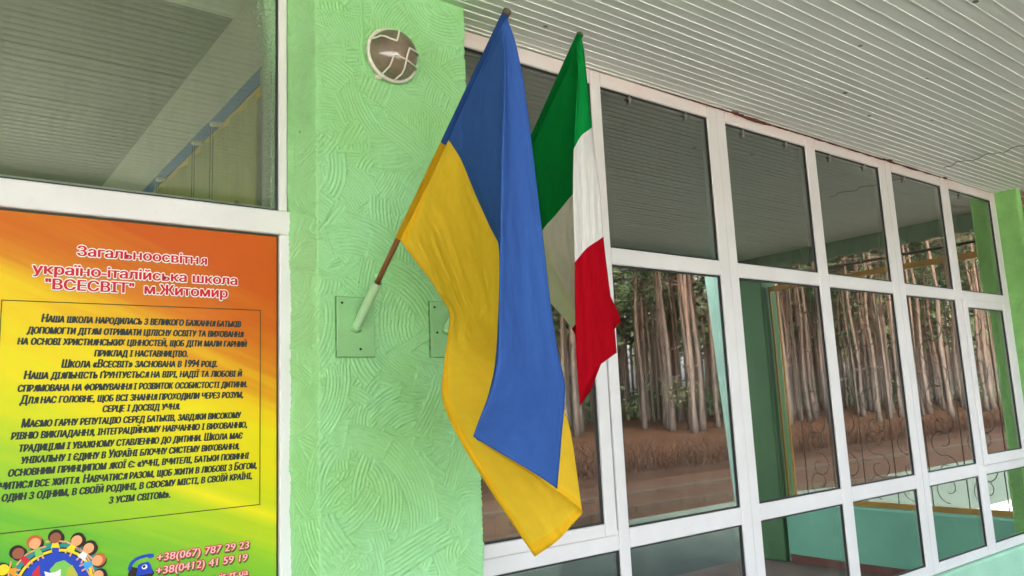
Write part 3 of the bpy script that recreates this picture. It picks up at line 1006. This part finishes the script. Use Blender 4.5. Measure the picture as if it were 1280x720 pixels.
def bracket(cx, cz, name_label):
    o = thing('flag_bracket', (cx, PF, cz), name_label, 'flag holder', 'flag holders screwed to the green pier')
    b = MB(); b.box(cx - 0.057, cx + 0.057, PF - 0.0112, PF - 0.0075, cz - 0.083, cz + 0.083)
    g_ = MB(); g_.box(cx - 0.0585, cx + 0.0585, PF - 0.0072, PF - 0.001, cz - 0.0845, cz + 0.0845)  # slightly larger backing, its colour stands for the shaded gap behind the plate
    pl = b.build('plate', M_plate, o, bevel=0.0015)
    g_.build('plate_gap_shade', M_gapshade, o)
    for dx, dz in ((-0.042, 0.066), (0.012, -0.062), (-0.035, -0.01) if cx > 1.1 else (0.042, 0.066)):
        s = MB(); s.tube([(cx + dx, PF - 0.010, cz + dz), (cx + dx, PF - 0.0135, cz + dz)], 0.0035, 8)
        s.build('screw', M_dark, pl)
    b = MB()
    p0 = Vector((cx, PF - 0.008, cz - 0.002))
    n = 16
    # hollow tube: outer wall, rim, dark bore
    p1 = p0 + DIR * 0.172
    b.tube([p0, p1], 0.0125, n, cap=False)
    b.tube([p1, p0 + DIR * 0.02], 0.0105, n, cap=False)
    t_ = DIR; u = Vector((1, 0, 0)); w = t_.cross(u)
    vs = []
    for rr in (0.0125, 0.0105):
        vs += [p1 + (u * math.cos(2 * math.pi * k / n) + w * math.sin(2 * math.pi * k / n)) * rr for k in range(n)]
    b.add(vs, [(k, (k + 1) % n, n + (k + 1) % n, n + k) for k in range(n)])
    b.build('socket_tube', M_tube, o, smooth=False)
    b = MB()
    b.tube([p0 + Vector((0, .001, 0)), p0 + DIR * 0.012], [0.019, 0.0128], 14)
    b.build('weld_bead', M_plate, o, smooth=True)
    return p0


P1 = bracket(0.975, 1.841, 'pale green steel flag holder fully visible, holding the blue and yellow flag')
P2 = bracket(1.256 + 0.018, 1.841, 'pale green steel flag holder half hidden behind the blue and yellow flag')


# ------------------------------------------------------------------ flags
def catmull(P, tt):
    P = np.asarray(P, float); n = len(P)
    out = []
    for t_ in tt:
        i = min(int(t_), n - 2); f_ = t_ - i
        p0 = P[max(i - 1, 0)]; p1 = P[i]; p2 = P[i + 1]; p3 = P[min(i + 2, n - 1)]
        # limited tangents keep the outline from overshooting
        m1 = (p2 - p0) / 2 if i > 0 else p2 - p1
        m2 = (p3 - p1) / 2 if i < n - 2 else p2 - p1
        h = f_
        out.append((2 * h**3 - 3 * h**2 + 1) * p1 + (h**3 - 2 * h**2 + h) * m1 + (-2 * h**3 + 3 * h**2) * p2 + (h**3 - h**2) * m2)
    return np.array(out)


def flag_cloth(rows, colu, nv, nu, name, parent, matfn, mats, smooth_u=7, ripple=0.011, seed=0, wrap=None):
    """rows: control points (px, py, depth) of the cloth from hoist to fly; colu: cloth coordinate of each control column"""
    G = np.array([[at(*p) for p in r] for r in rows])          # rows x cols x 3
    nr, ncol = G.shape[:2]
    tt = np.linspace(0, nr - 1, nv)
    C = np.stack([catmull(G[:, k], tt) for k in range(ncol)], 1)  # nv x cols x 3
    us = np.linspace(colu[0], colu[-1], nu)
    cu = np.array(colu)
    sgn = 1 if cu[-1] > cu[0] else -1
    V = np.zeros((nv, nu, 3))
    for i in range(nv):
        for a in range(3):
            V[i, :, a] = np.interp(us * sgn, cu * sgn, C[i, :, a])
    for _ in range(smooth_u):
        V[:, 1:-1] = (V[:, :-2] + 2 * V[:, 1:-1] + V[:, 2:]) / 4
    rg = np.random.RandomState(seed)
    vv = np.linspace(0, 1, nv)[:, None]; uu = us[None, :]
    rip = np.zeros((nv, nu))
    for k in range(5):
        rip += rg.uniform(.4, 1) * np.sin(uu * rg.uniform(8, 30) + vv * rg.uniform(-4, 4) + 1.2 * np.sin(vv * rg.uniform(2, 6)) + rg.uniform(0, 6)) * (0.6 + 0.4 * np.sin(vv * rg.uniform(3, 9) + rg.uniform(0, 6)))
    V[:, :, 1] += rip * ripple * np.clip(vv * 5, 0, 1) * 0.6
    me_v = V.reshape(-1, 3)
    fs = []; mi = []; uv = []
    for i in range(nv - 1):
        for j in range(nu - 1):
            fs.append((i * nu + j, i * nu + j + 1, (i + 1) * nu + j + 1, (i + 1) * nu + j))
            mi.append(matfn((us[j] + us[j + 1]) / 2, (i + .5) / (nv - 1)))
            for (ii, jj) in ((i, j), (i, j + 1), (i + 1, j + 1), (i + 1, j)):
                uv.append((us[jj], ii / (nv - 1) * 1.5))
    o0 = ORG[parent.name]
    me = bpy.data.meshes.new(name)
    me.from_pydata([tuple(p - np.array(o0)) for p in me_v], [], fs)
    for m in mats:
        me.materials.append(m)
    me.polygons.foreach_set('material_index', mi)
    me.polygons.foreach_set('use_smooth', [True] * len(fs))
    l = me.uv_layers.new(name='UVMap')
    l.data.foreach_set('uv', [c for q in uv for c in q])
    me.update()
    o = bpy.data.objects.new(name, me); COL.objects.link(o); o.parent = parent
    s = o.modifiers.new('thickness', 'SOLIDIFY'); s.thickness = 0.0016; s.offset = 0
    return o


fl1 = thing('national_flag', P1, 'blue and yellow flag hanging folded on a wooden pole in front of the pier', 'flag')
tip1 = Vector((0.975, -0.863, 2.439)); DIR = (tip1 - P1).normalized(); ST = P1 + DIR * 0.05
b = MB(); b.tube([P1 + DIR * 0.03, tip1 - DIR * 0.004], 0.0074, 12)
b.build('pole', M_wood, fl1, smooth=True)
b = MB(); b.tube([tip1 - DIR * .0035, tip1 + DIR * .004, tip1 + DIR * .011, tip1 + DIR * .013], [0.0076, 0.0098, 0.0085, 0.003], 12)
b.build('pole_cap', M_iron, fl1, smooth=True)
rowsU = [
    [(632, 18, -.863), (626, 31, -.846), (557, 172, -.61), (528, 236, -.497), (500, 300, -.382)],
    [(641, 50, -.863), (629, 75, -.868), (566, 182, -.63), (537, 262, -.50), (520, 327, -.390)],
    [(650, 102, -.860), (628, 130, -.872), (578, 200, -.65), (552, 300, -.515), (540, 353, -.405)],
    [(660, 165, -.855), (626, 195, -.875), (593, 236, -.70), (570, 345, -.53), (553, 375, -.42)],
    [(670, 238, -.850), (624, 262, -.875), (612, 278, -.76), (588, 390, -.545), (562, 393, -.43)],
    [(679, 310, -.845), (622, 315, -.872), (630, 318, -.79), (600, 425, -.56), (559, 428, -.44)],
    [(687, 378, -.840), (620, 385, -.866), (634, 386, -.80), (640, 455, -.60), (555, 458, -.45)],
    [(697, 440, -.832), (618, 450, -.858), (630, 452, -.80), (690, 490, -.68), (553, 500, -.46)],
    [(707, 485, -.820), (610, 492, -.85), (622, 496, -.795), (713, 525, -.69), (574, 550, -.475)],
    [(702, 550, -.805), (600, 522, -.83), (611, 526, -.78), (726, 588, -.69), (616, 617, -.50)],
    [(695, 611, -.79), (592, 545, -.81), (598, 549, -.765), (733, 640, -.69), (670, 696, -.53)],
]


def ukr(u, v):
    if v > 0.982:
        return 2 if u < 0.5 else 3
    if u < 0.5:
        return 2 if u < 0.013 or v < 0.03 else 1
    return 3 if u > 0.985 or v < 0.03 else 0


flag_cloth(rowsU, [1.0, 0.78, 0.5, 0.25, 0.0], 120, 121, 'cloth', fl1, ukr, [M_blue, M_yel, M_yhem, M_bhem], seed=3)
b2 = MB(); b2.cur = 0
L1 = (tip1 - P1).length
q0 = Vector((0.975, -.382, 2.037)); qm = Vector((0.975, -.61, 2.221)); q0 = P1 + DIR * (q0 - P1).dot(DIR); qm = P1 + DIR * (qm - P1).dot(DIR)
b2.tube([qm, tip1 + DIR * .003], 0.0088, 12, cap=False)
b2.cur = 1
b2.tube([q0, qm], 0.0088, 12, cap=False)
o = b2.build('sleeve', [M_bhem, M_yhem], fl1, smooth=True)
o.data.uv_layers.new(name='UVMap')

fl2 = thing('national_flag', P2, 'green white and red flag hanging behind the blue and yellow one', 'flag')
tip2 = Vector(at(725, 43, -0.796))
d2 = (tip2 - P2).normalized()
b = MB(); b.tube([P2 + d2 * 0.03, tip2 - d2 * 0.004], 0.0074, 12)
b.build('pole', M_wood, fl2, smooth=True)
b = MB(); b.tube([tip2 - d2 * .0035, tip2 + d2 * .002, tip2 + d2 * .006], [0.0076, 0.0085, 0.003], 12)
b.build('pole_cap', M_iron, fl2, smooth=True)


def onpole(f_):
    p = tip2 - d2 * 0.62 * f_
    c = CAM_M @ (np.array(p) - CAM_C)
    return (640 + CAM_F * c[0] / c[2], 360 - CAM_F * c[1] / c[2], p.y)


rowsI = [
    [(725, 43, -.796), onpole(.02), onpole(.05), onpole(.13), onpole(.45), onpole(1.0)],
    [(730, 62, -.796), (726, 73, -.801), (722, 84, -.805), (722, 105, -.75), (664, 205, -.57), (612, 300, -.32)],
    [(734, 92, -.794), (727, 107, -.803), (719, 125, -.81), (729, 150, -.745), (669, 245, -.58), (635, 322, -.36)],
    [(740, 159, -.790), (727, 168, -.806), (716, 187, -.812), (733, 224, -.745), (678, 287, -.59), (660, 350, -.42)],
    [(748, 226, -.785), (731, 240, -.803), (715, 258, -.81), (734, 292, -.74), (692, 337, -.60), (690, 379, -.50)],
    [(753, 296, -.780), (734, 309, -.80), (716, 330, -.806), (752, 340, -.70), (724, 398, -.62), (716, 411, -.56)],
    [(759, 345, -.775), (737, 362, -.80), (716, 388, -.80), (778, 396, -.69), (728, 415, -.64), (726, 440, -.60)],
    [(766, 396, -.768), (741, 414, -.79), (718, 450, -.795), (770, 412, -.69), (735, 435, -.65), (731, 462, -.62)],
    [(771, 441, -.76), (746, 458, -.785), (723, 508, -.785), (738, 490, -.71), (740, 460, -.66), (734, 475, -.63)],
]


def ita(u, v):
    return 0 if v < 0.375 else (1 if v < 0.625 else 2)


flag_cloth(rowsI, [1.0, 0.86, 0.70, 0.52, 0.2, 0.0], 129, 111, 'cloth', fl2, ita, [M_fgreen, M_fwhite, M_fred], seed=8, ripple=0.005)
b = MB(); b.tube([tip2 - d2 * 0.62, tip2 + d2 * .002], 0.0088, 12, cap=False)
o = b.build('sleeve', M_fgreen, fl2, smooth=True); o.data.uv_layers.new(name='UVMap')

# ------------------------------------------------------------------ bulkhead lamp and its cable
lc = Vector(at(489, 71, PF - 0.012))
lamp = thing('bulkhead_lamp', (lc.x, PF, lc.z), 'round caged bulkhead lamp with smoky glass high on the green pier', 'lamp')


def lathe(prof, c, n=40):
    b = MB()
    vs = []
    for (r_, d_) in prof:
        for k in range(n):
            a = 2 * math.pi * k / n
            vs.append((c.x + math.cos(a) * r_, c.y - d_, c.z + math.sin(a) * r_))
    fs = []
    for i in range(len(prof) - 1):
        for k in range(n):
            fs.append((i * n + k, i * n + (k + 1) % n, (i + 1) * n + (k + 1) % n, (i + 1) * n + k))
    b.add(vs, fs)
    return b


c0 = Vector((lc.x, PF + 0.001, lc.z))
RL = 0.082
lathe([(RL * .9, 0), (RL, .004), (RL * 1.0, .018), (RL * .985, .022), (RL * .96, .022), (RL * .95, .016), (0.0005, .014)], c0).build('base', M_cream, lamp, smooth=True)
dome = [(RL * .95 * math.cos(a), 0.018 + 0.074 * math.sin(a)) for a in np.linspace(0, math.pi / 2 - 0.01, 14)]
lathe(dome, c0).build('globe', M_lampglass, lamp, smooth=True)


def dome_hit(px, py):
    """where the sight line through a point of the guard meets the shell just outside the globe"""
    a_ = RL * 0.985; b_ = 0.078
    ctr = np.array([c0.x, c0.y - 0.020, c0.z])
    d = CAM_M.T @ np.array([(px - 640) / CAM_F, (360 - py) / CAM_F, 1.0])
    k = np.array([1, a_ / b_, 1])
    o_ = (CAM_C - ctr) * k; dd = d * k
    A, B, Cq = dd @ dd, 2 * o_ @ dd, o_ @ o_ - a_ * a_
    D = B * B - 4 * A * Cq
    t_ = (-B - math.sqrt(max(D, 0))) / (2 * A)
    q = o_ + dd * t_
    q = q / np.linalg.norm(q) * a_
    q[1] = min(q[1], 0.0)
    return Vector((q / k + ctr).tolist())


g = MB()
wires = [[(285, 508), (340, 452), (362, 400), (380, 340), (435, 364), (490, 392), (585, 468)],
         [(385, 574), (448, 522), (474, 470), (490, 395), (502, 340), (518, 288), (560, 312), (606, 345)],
         [(222, 190), (260, 176), (300, 182), (350, 204), (405, 222), (418, 180), (425, 128)]]
for w in wires:
    pts = []
    for a, c in zip(w, w[1:]):
        for k in range(4):
            f_ = k / 4
            pts.append(dome_hit(440 + (a[0] + (c[0] - a[0]) * f_) / 7.2, 20 + (a[1] + (c[1] - a[1]) * f_) / 7.2))
    pts.append(dome_hit(440 + w[-1][0] / 7.2, 20 + w[-1][1] / 7.2))
    rim = [Vector((c0.x + math.cos(q) * RL * .995, c0.y - .022, c0.z + math.sin(q) * RL * .995)) for q in np.linspace(0, 2 * math.pi, 181)]
    pts.insert(0, min(rim, key=lambda r_: (r_ - pts[0]).length))
    pts.append(min(rim, key=lambda r_: (r_ - pts[-1]).length))
    g.tube(pts, 0.0027, 8)
g.tube([Vector((c0.x + math.cos(a) * RL * .995, c0.y - .022, c0.z + math.sin(a) * RL * .995)) for a in np.linspace(0, 2 * math.pi, 41)], 0.0056, 8)
g.build('wire_guard', M_cream, lamp, smooth=True)
g = MB()
p = at(473, 97, PF - 0.008)
g.box(p[0] - .010, p[0] + .010, PF - .014, PF + .002, p[2] - .006, p[2] + .006)
g.build('fixing_lug', M_cream, lamp, bevel=0.003)
b = MB()
cp = [at(*q, PF - 0.002) for q in [(451, -8), (451.5, 10), (453, 40), (452.5, 62), (456, 82), (464, 94), (472, 98)]]
b.tube([tuple(p) for p in catmull(cp, np.linspace(0, 6, 40))], 0.0042, 8)
tag(b.build('cable', M_plaster, smooth=True), 'painted over cable running down the green pier to the round lamp', 'cable')

# ------------------------------------------------------------------ hall behind the left window
b = MB(); b.box(0.782, 0.83, 0.075, 6.0, FLO, SOF)
pw = tag(b.build('partition_wall', M_iwall), 'white interior wall seen through glass, edged with blue and yellow band', 'wall')
bd = MB()
n = 60
for i in range(n):
    y0, y1 = 0.08 + i * 0.05, 0.08 + (i + 1) * 0.05
    d0 = 0.010 * mnoise.noise(Vector((y0 * 3, 0, 0))); d1 = 0.010 * mnoise.noise(Vector((y1 * 3, 0, 0)))
    bd.add([(0.781, y0, 2.582 + d0), (0.781, y1, 2.582 + d1), (0.781, y1, 2.635 + d1 * .5), (0.781, y0, 2.635 + d0 * .5),
            (0.776, y0, 2.582 + d0), (0.776, y1, 2.582 + d1), (0.776, y1, 2.635 + d1 * .5), (0.776, y0, 2.635 + d0 * .5)],
           [(4, 7, 6, 5), (0, 4, 5, 1), (3, 2, 6, 7)])
bd.build('blue_border', M_iband, pw)
bd = MB(); bd.box(0.777, 0.781, 0.08, 3.1, 2.548, 2.580)
bd.build('yellow_border', M_ibandy, pw)
cu = MB()
for i in range(120):
    y0, y1 = 0.08 + i * 0.025, 0.08 + (i + 1) * 0.025
    d0 = 0.762 + 0.008 * math.sin(y0 * 40); d1 = 0.762 + 0.008 * math.sin(y1 * 40)
    cu.add([(d0, y0, 1.0), (d1, y1, 1.0), (d1, y1, 2.546), (d0, y0, 2.546), (d0 + .006, y0, 1.0), (d1 + .006, y1, 1.0), (d1 + .006, y1, 2.546), (d0 + .006, y0, 2.546)],
           [(0, 3, 2, 1), (4, 5, 6, 7), (3, 7, 6, 2)])
tag(cu.build('curtain', M_curtain, smooth=True), 'pale yellow curtain hung below the blue band inside the left window', 'curtain')
for k, (q, zt) in enumerate([((268, 150), 2.56), ((245, 175), 2.56), ((200, 218), 2.56)]):
    d = CAM_M.T @ np.array([(q[0] - 640) / CAM_F, (360 - q[1]) / CAM_F, 1.0])
    p = CAM_C + d * (0.75 / d[0])
    cp_ = MB()
    yk = float(p[1])
    cp_.tube([(0.775, yk, 2.575), (0.735, yk - .02, 2.562)], 0.009, 8)
    peg = cp_.build('curtain_peg', M_cream, smooth=True)
    tag(peg, ['pale peg on the blue band nearest the glass', 'middle pale peg on the blue band inside', 'pale peg on the blue band farthest inside'][k], 'peg', 'pegs along the blue band')
    c = MB()
    for dy in (-0.012, 0.016):
        c.tube([(0.742, yk + dy, 2.56), (0.742, yk + dy * 1.2, 1.5)], 0.0016, 5)
    c.build("curtain_cord", M_cord, peg)
# shell of the building
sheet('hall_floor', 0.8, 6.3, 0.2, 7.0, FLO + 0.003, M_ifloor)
sheet('lobby_floor', -6.4, 0.8, 0.2, 7.0, FLO + 0.003, mat('pale_tiles', (0.24, 0.235, 0.21), 0.6, var=0.1))
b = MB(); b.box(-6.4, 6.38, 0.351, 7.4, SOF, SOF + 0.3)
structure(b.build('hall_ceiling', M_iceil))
b = MB(); b.box(-6.4, -4.4, 6.2, 6.4, FLO, SOF); b.box(0.2, 6.3, 6.2, 6.4, FLO, SOF); b.box(-4.4, 0.2, 6.2, 6.4, FLO, 0.3)  # wide opening left in the unseen rear wall to let sky light in
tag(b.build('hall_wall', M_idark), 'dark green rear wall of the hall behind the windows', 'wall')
b = MB(); b.box(-6.6, -6.4, 0.2, 6.4, FLO, 0.5); b.box(-6.6, -6.4, 0.2, 0.6, 0.5, SOF); b.box(-6.6, -6.4, 6.0, 6.4, 0.5, SOF)  # unseen side wall kept low, its opening added to light the lobby
tag(b.build('lobby_wall', M_iwall), 'white side wall at the left end of the hall', 'wall')
b = MB(); b.box(6.1, 6.36, 0.06, 6.4, FLO, SOF)
tag(b.build('hall_wall', M_idark), 'dark green end wall inside the hall behind the right pier', 'wall')
# hanging hooks inside the top row of panes
hk = [(2.287, 2.832), (2.638, 2.831), (3.05, 2.826), (3.40, 2.836), (3.80, 2.83), (4.15, 2.835), (4.60, 2.83), (5.35, 2.83)]
hl = ['left hook over the first large upper pane', 'right hook over the first large upper pane', 'left hook over the second upper pane', 'right hook over the second upper pane',
      'left hook over the third upper pane', 'right hook over the third upper pane', 'hook over the fourth upper pane', 'hook over the last upper pane']
for (hx, hz), l in zip(hk, hl):
    b = MB()
    b.tube([(hx - 0.011, 0.004, hz + .002), (hx + 0.011, 0.004, hz + .003)], 0.0038, 8)
    b.tube([(hx, 0.004, 2.8515), (hx, 0.004, hz + .003), (hx + .001, 0.004, hz - .018)], [0.003, 0.0045, 0.0034], 8)
    tag(b.build('steel_hook', M_steel), 'grey steel T shaped ' + l, 'hook', 'hooks on the top rail of the windows')
b = MB()
p0, p1 = Vector((1.625, 0.12, 1.42)), Vector((1.70, 0.16, FLO + .004))
b.prism([(-.02, -.012), (.02, -.012), (.02, .012), (-.02, .012)], 0, 1)
vs = [((p1 + (p0 - p1) * v[2]) + Vector((v[0], v[1], 0))) for v in b.v]
b.v = [tuple(v) for v in vs]
tag(b.build('wooden_batten', M_rawwood), 'pale wooden batten leaning behind the glass beside the yellow flag corner', 'batten')

# ------------------------------------------------------------------ far end of the porch (seen mirrored in the panes)
PX = 6.36
b = MB()
b.box(PX, PX + 0.16, -2.20, -0.16, FLO, 0.64)
par = tag(b.build('porch_parapet', M_teal, bevel=0.015), 'low teal parapet closing the far end of the porch', 'parapet')
b = MB(); b.box(PX - 0.005, PX + 0.0, -2.18, -0.17, FLO + .001, FLO + 0.07)
b.build('skirting', mat('red_skirting', (0.16, 0.05, 0.035), 0.6, var=0.2), par)
b = MB(); b.box(PX - 0.03, PX + 0.20, -2.50, -2.21, FLO, 2.78)
tag(b.build('porch_column', M_pillar, bevel=0.012), 'dark green square column at the front corner of the porch', 'column')
b = MB()
b.add([(PX + .02, -2.72, FLO - .1), (PX + .02, -2.53, FLO - .1), (PX + .02, -2.53, 2.9), (PX + .02, -2.90, 2.9),
       (PX + .22, -2.72, FLO - .1), (PX + .22, -2.53, FLO - .1), (PX + .22, -2.53, 2.9), (PX + .22, -2.90, 2.9)],
      [(0, 3, 2, 1), (4, 5, 6, 7), (0, 1, 5, 4), (1, 2, 6, 5), (2, 3, 7, 6), (3, 0, 4, 7)])
tag(b.build('leaning_buttress', mat('pale_teal_paint', (0.42, 0.68, 0.55), 0.6, var=0.15, vscale=4), bevel=0.012), 'pale teal buttress leaning outward beside the dark porch column', 'buttress')
gr = thing('porch_grille', (PX + 0.08, -1.2, 0.65), 'yellow framed wrought iron grille standing on the teal porch parapet', 'grille')
gx = PX + 0.06
b = MB()
b.box(gx - .015, gx + .015, -2.19, -0.17, 2.575, 2.62); b.box(gx - .015, gx + .015, -2.19, -0.17, 0.645, 0.69)
b.box(gx - .0101, gx + .0099, -2.19, -2.172, 0.69, 2.575); b.box(gx - .0151, gx + .0149, -0.205, -0.17, 0.69, 2.575)
b.box(gx - .010, gx + .012, -2.115, -2.10, 0.69, 2.575)
b.build('frame', M_yellowpaint, gr, bevel=0.003)
b = MB()
b.tube([(gx, -2.19, 2.70), (gx, -0.17, 2.70)], 0.012, 8)
for k in range(7):
    yb = -1.98 + k * 0.27
    b.tube([(gx, yb, 0.69), (gx, yb, 2.56)], 0.004, 6)
for k in range(6):
    yb = -1.845 + k * 0.27
    for zc in np.arange(0.9, 2.5, 0.36):
        for sg in (-1, 1):
            pts = []
            for q in range(26):
                th = q / 25 * 2.1 * math.pi
                rr = 0.115 * (1 - 0.72 * q / 25)
                pts.append((gx, yb + sg * (0.004 + rr * math.sin(th) * .9), zc + (0.07 if sg > 0 else -0.07) * (1) + sg * rr * math.cos(th)))
            b.tube(pts, 0.0034, 5)
b.build('scrollwork', M_iron, gr, smooth=True)

# ------------------------------------------------------------------ forest opposite, mirrored in the panes
def pine_meshes(k):
    rg = random.Random(100 + k)
    H = rg.uniform(17, 22); r0 = rg.uniform(0.085, 0.14)
    lean = Vector((rg.uniform(-.5, .5), rg.uniform(-.5, .5), 0))
    tr = MB()
    pts = []; rs = []
    for i in range(15):
        f_ = i / 14
        pts.append(Vector((0, 0, -0.15 + H * f_)) + lean * f_ * f_ + Vector((mnoise.noise(Vector((f_ * 4, k, 0))), mnoise.noise(Vector((f_ * 4, k, 7))), 0)) * 0.22 * min(1, f_ * 4))
        rs.append(r0 * (1 - 0.78 * f_) + (0.10 * math.exp(-f_ * 40)))
    tr.tube(pts, rs, 9)
    for i in range(16):  # dead stubs and limbs
        f_ = rg.uniform(0.12, 0.95)
        p = pts[int(f_ * 14)]
        a = rg.uniform(0, 6.28); L_ = rg.uniform(.25, .8) if f_ < .5 else rg.uniform(1.0, 2.4)
        tr.tube([p, p + Vector((math.cos(a) * L_ * .6, math.sin(a) * L_ * .6, L_ * .12)), p + Vector((math.cos(a) * L_, math.sin(a) * L_, L_ * rg.uniform(-.1, .5)))],
                [.03, .02, .008], 5)
    cr = MB()
    for c in range(34):
        f_ = rg.uniform(0.68, 1.0)
        a = rg.uniform(0, 6.28)
        rad = (1.05 - f_) * 4.6 * rg.uniform(.35, 1) + .2
        ctr = Vector((math.cos(a) * rad, math.sin(a) * rad, H * f_ + rg.uniform(-.3, .5))) + lean * f_
        cs = rg.uniform(.5, .95)
        for q in range(46):
            d = Vector((rg.gauss(0, 1), rg.gauss(0, 1), rg.gauss(0, .55))) * cs * .55
            t_ = Vector((rg.gauss(0, 1), rg.gauss(0, 1), rg.gauss(0, .7))).normalized()
            s_ = t_.cross(Vector((rg.gauss(0, 1), rg.gauss(0, 1), rg.gauss(0, 1)))).normalized()
            L_ = rg.uniform(.16, .34); W_ = rg.uniform(.03, .07)
            p = ctr + d
            cr.add([p - t_ * L_ - s_ * W_ * .3, p + s_ * W_, p + t_ * L_, p - s_ * W_], [(0, 1, 2, 3)])
    return tr, cr


protos = []
for k in range(4):
    tr, cr = pine_meshes(k)
    protos.append((tr, cr))
PL = 'tall bare trunked pine in the wood across the road, mirrored in the panes'
made = []


def pine(k, x, y, rz, s):
    r = bpy.data.objects.new('pine_tree', None)
    COL.objects.link(r)
    r.location = (x, y, 0); r.rotation_euler = (0, 0, rz); r.scale = (s, s, s)
    tag(r, PL, 'tree', 'pines in the wood opposite')
    ORG[r.name] = Vector((0, 0, 0))
    if k < len(made) and made[k]:
        for m_ in made[k]:
            c = m_.copy(); COL.objects.link(c); c.parent = r
    else:
        t1 = protos[k][0].build('trunk', M_bark, r, smooth=True)
        t2 = protos[k][1].build('crown', M_needle, r)
        made.append((t1, t2))
    return r


spots = []


def ok(x, y, d):
    return all((x - a) ** 2 + (y - c) ** 2 > d * d for a, c in spots)


tries = 0
n_p = 0
prng = random.Random(5)
while n_p < 215 and tries < 20000:
    tries += 1
    y = -19 - 30 * prng.random() ** 1.05
    sl_ = prng.uniform(0.45, 3.0)
    x = sl_ * (-y + 2.1) + prng.uniform(-2, 2)
    if x > 105 or not ok(x, y, 1.35):
        continue
    spots.append((x, y))
    k = n_p if n_p < 4 else prng.randrange(4)
    pine(k, x, y, prng.uniform(0, 6.28), prng.uniform(.8, 1.2))
    n_p += 1
for (x, y) in [(38, -14.5), (52, -17.5)]:
    pine(prng.randrange(4), x, y, prng.uniform(0, 6.28), prng.uniform(.9, 1.15))
# the depth of the wood: one mass
fw = MB(); fl = MB()
rg = random.Random(77)
for i in range(1100):
    y = -46 - 50 * rg.random() ** 1.4; x = rg.uniform(.5, 3.0) * (-y + 2.1)
    H = rg.uniform(15, 21); r0 = rg.uniform(.10, .19)
    fw.cur = 0
    fw.tube([(x, y, -.1), (x + rg.uniform(-.2, .2), y, H * .5), (x + rg.uniform(-.5, .5), y, H)], [r0, r0 * .7, r0 * .2], 6, cap=False)
    fw.cur = 1
    for q in range(46):
        p = Vector((x + rg.gauss(0, 1.3), y + rg.gauss(0, 1.3), H * rg.uniform(.42, 1.05)))
        t_ = Vector((rg.gauss(0, 1), rg.gauss(0, 1), rg.gauss(0, .6))).normalized() * rg.uniform(.4, .8)
        s_ = t_.cross(Vector((rg.gauss(0, 1), rg.gauss(0, 1), rg.gauss(0, 1)))).normalized() * rg.uniform(.12, .3)
        fw.add([p - t_, p + s_, p + t_, p - s_], [(0, 1, 2, 3)])
    if i % 2 == 0:
        for q in range(34):
            p = Vector((x + rg.gauss(0, 1.6), y + rg.gauss(0, 1.6), abs(rg.gauss(0, 1.6)) + .2))
            t_ = Vector((rg.gauss(0, 1), rg.gauss(0, 1), rg.gauss(0, 1))).normalized() * rg.uniform(.15, .4)
            s_ = t_.cross(Vector((rg.gauss(0, 1), rg.gauss(0, 1), rg.gauss(0, 1)))).normalized() * rg.uniform(.08, .2)
            fw.add([p - t_, p + s_, p + t_, p - s_], [(0, 1, 2, 3)])
o = fw.build('pine_wood', [M_bark, M_needle])
o['kind'] = 'stuff'
tag(o, 'dense mass of far pines behind the nearer trunks', 'wood')
# undergrowth
for i in range(6):
    y = -22 - 16 * prng.random(); x = prng.uniform(.6, 2.7) * (-y + 2.1)
    r = thing('leafy_shrub', (x, y, 0), 'loose green shrub growing among the pine trunks opposite', 'shrub', 'shrubs under the pines')
    st = MB(); lf = MB()
    Hs = prng.uniform(1.2, 2.8)
    for q in range(7):
        a = prng.uniform(0, 6.28); e_ = Vector((x + math.cos(a) * Hs * .35, y + math.sin(a) * Hs * .35, Hs * prng.uniform(.6, 1)))
        st.tube([(x, y, -.05), ((x + e_.x) / 2, (y + e_.y) / 2, e_.z * .6), e_], [.02, .014, .005], 5)
        for w in range(60):
            p = e_ * 1.0 + Vector((prng.gauss(0, .28), prng.gauss(0, .28), prng.gauss(-.2, .35)))
            t_ = Vector((prng.gauss(0, 1), prng.gauss(0, 1), prng.gauss(0, .6))).normalized() * prng.uniform(.05, .09)
            s_ = t_.cross(Vector((prng.gauss(0, 1), prng.gauss(0, 1), prng.gauss(0, 1)))).normalized() * prng.uniform(.025, .05)
            lf.add([p - t_, p + s_, p + t_, p - s_], [(0, 1, 2, 3)])
    st.build('stem', M_twig, r); lf.build('foliage', M_leaf, r)
# bare low hedge on the planting strip
hb = MB()
for i in range(2600):
    x = prng.uniform(6, 42); y = prng.gauss(-11.2, .35)
    h = prng.uniform(.25, .75)
    hb.tube([(x, y, -.02), (x + prng.gauss(0, .08), y + prng.gauss(0, .08), h * .6), (x + prng.gauss(0, .16), y + prng.gauss(0, .16), h)], [.012, .008, .003], 3, cap=False)
tag(hb.build('bare_hedge', M_twig), 'low bare brown hedge along the road opposite', 'hedge')
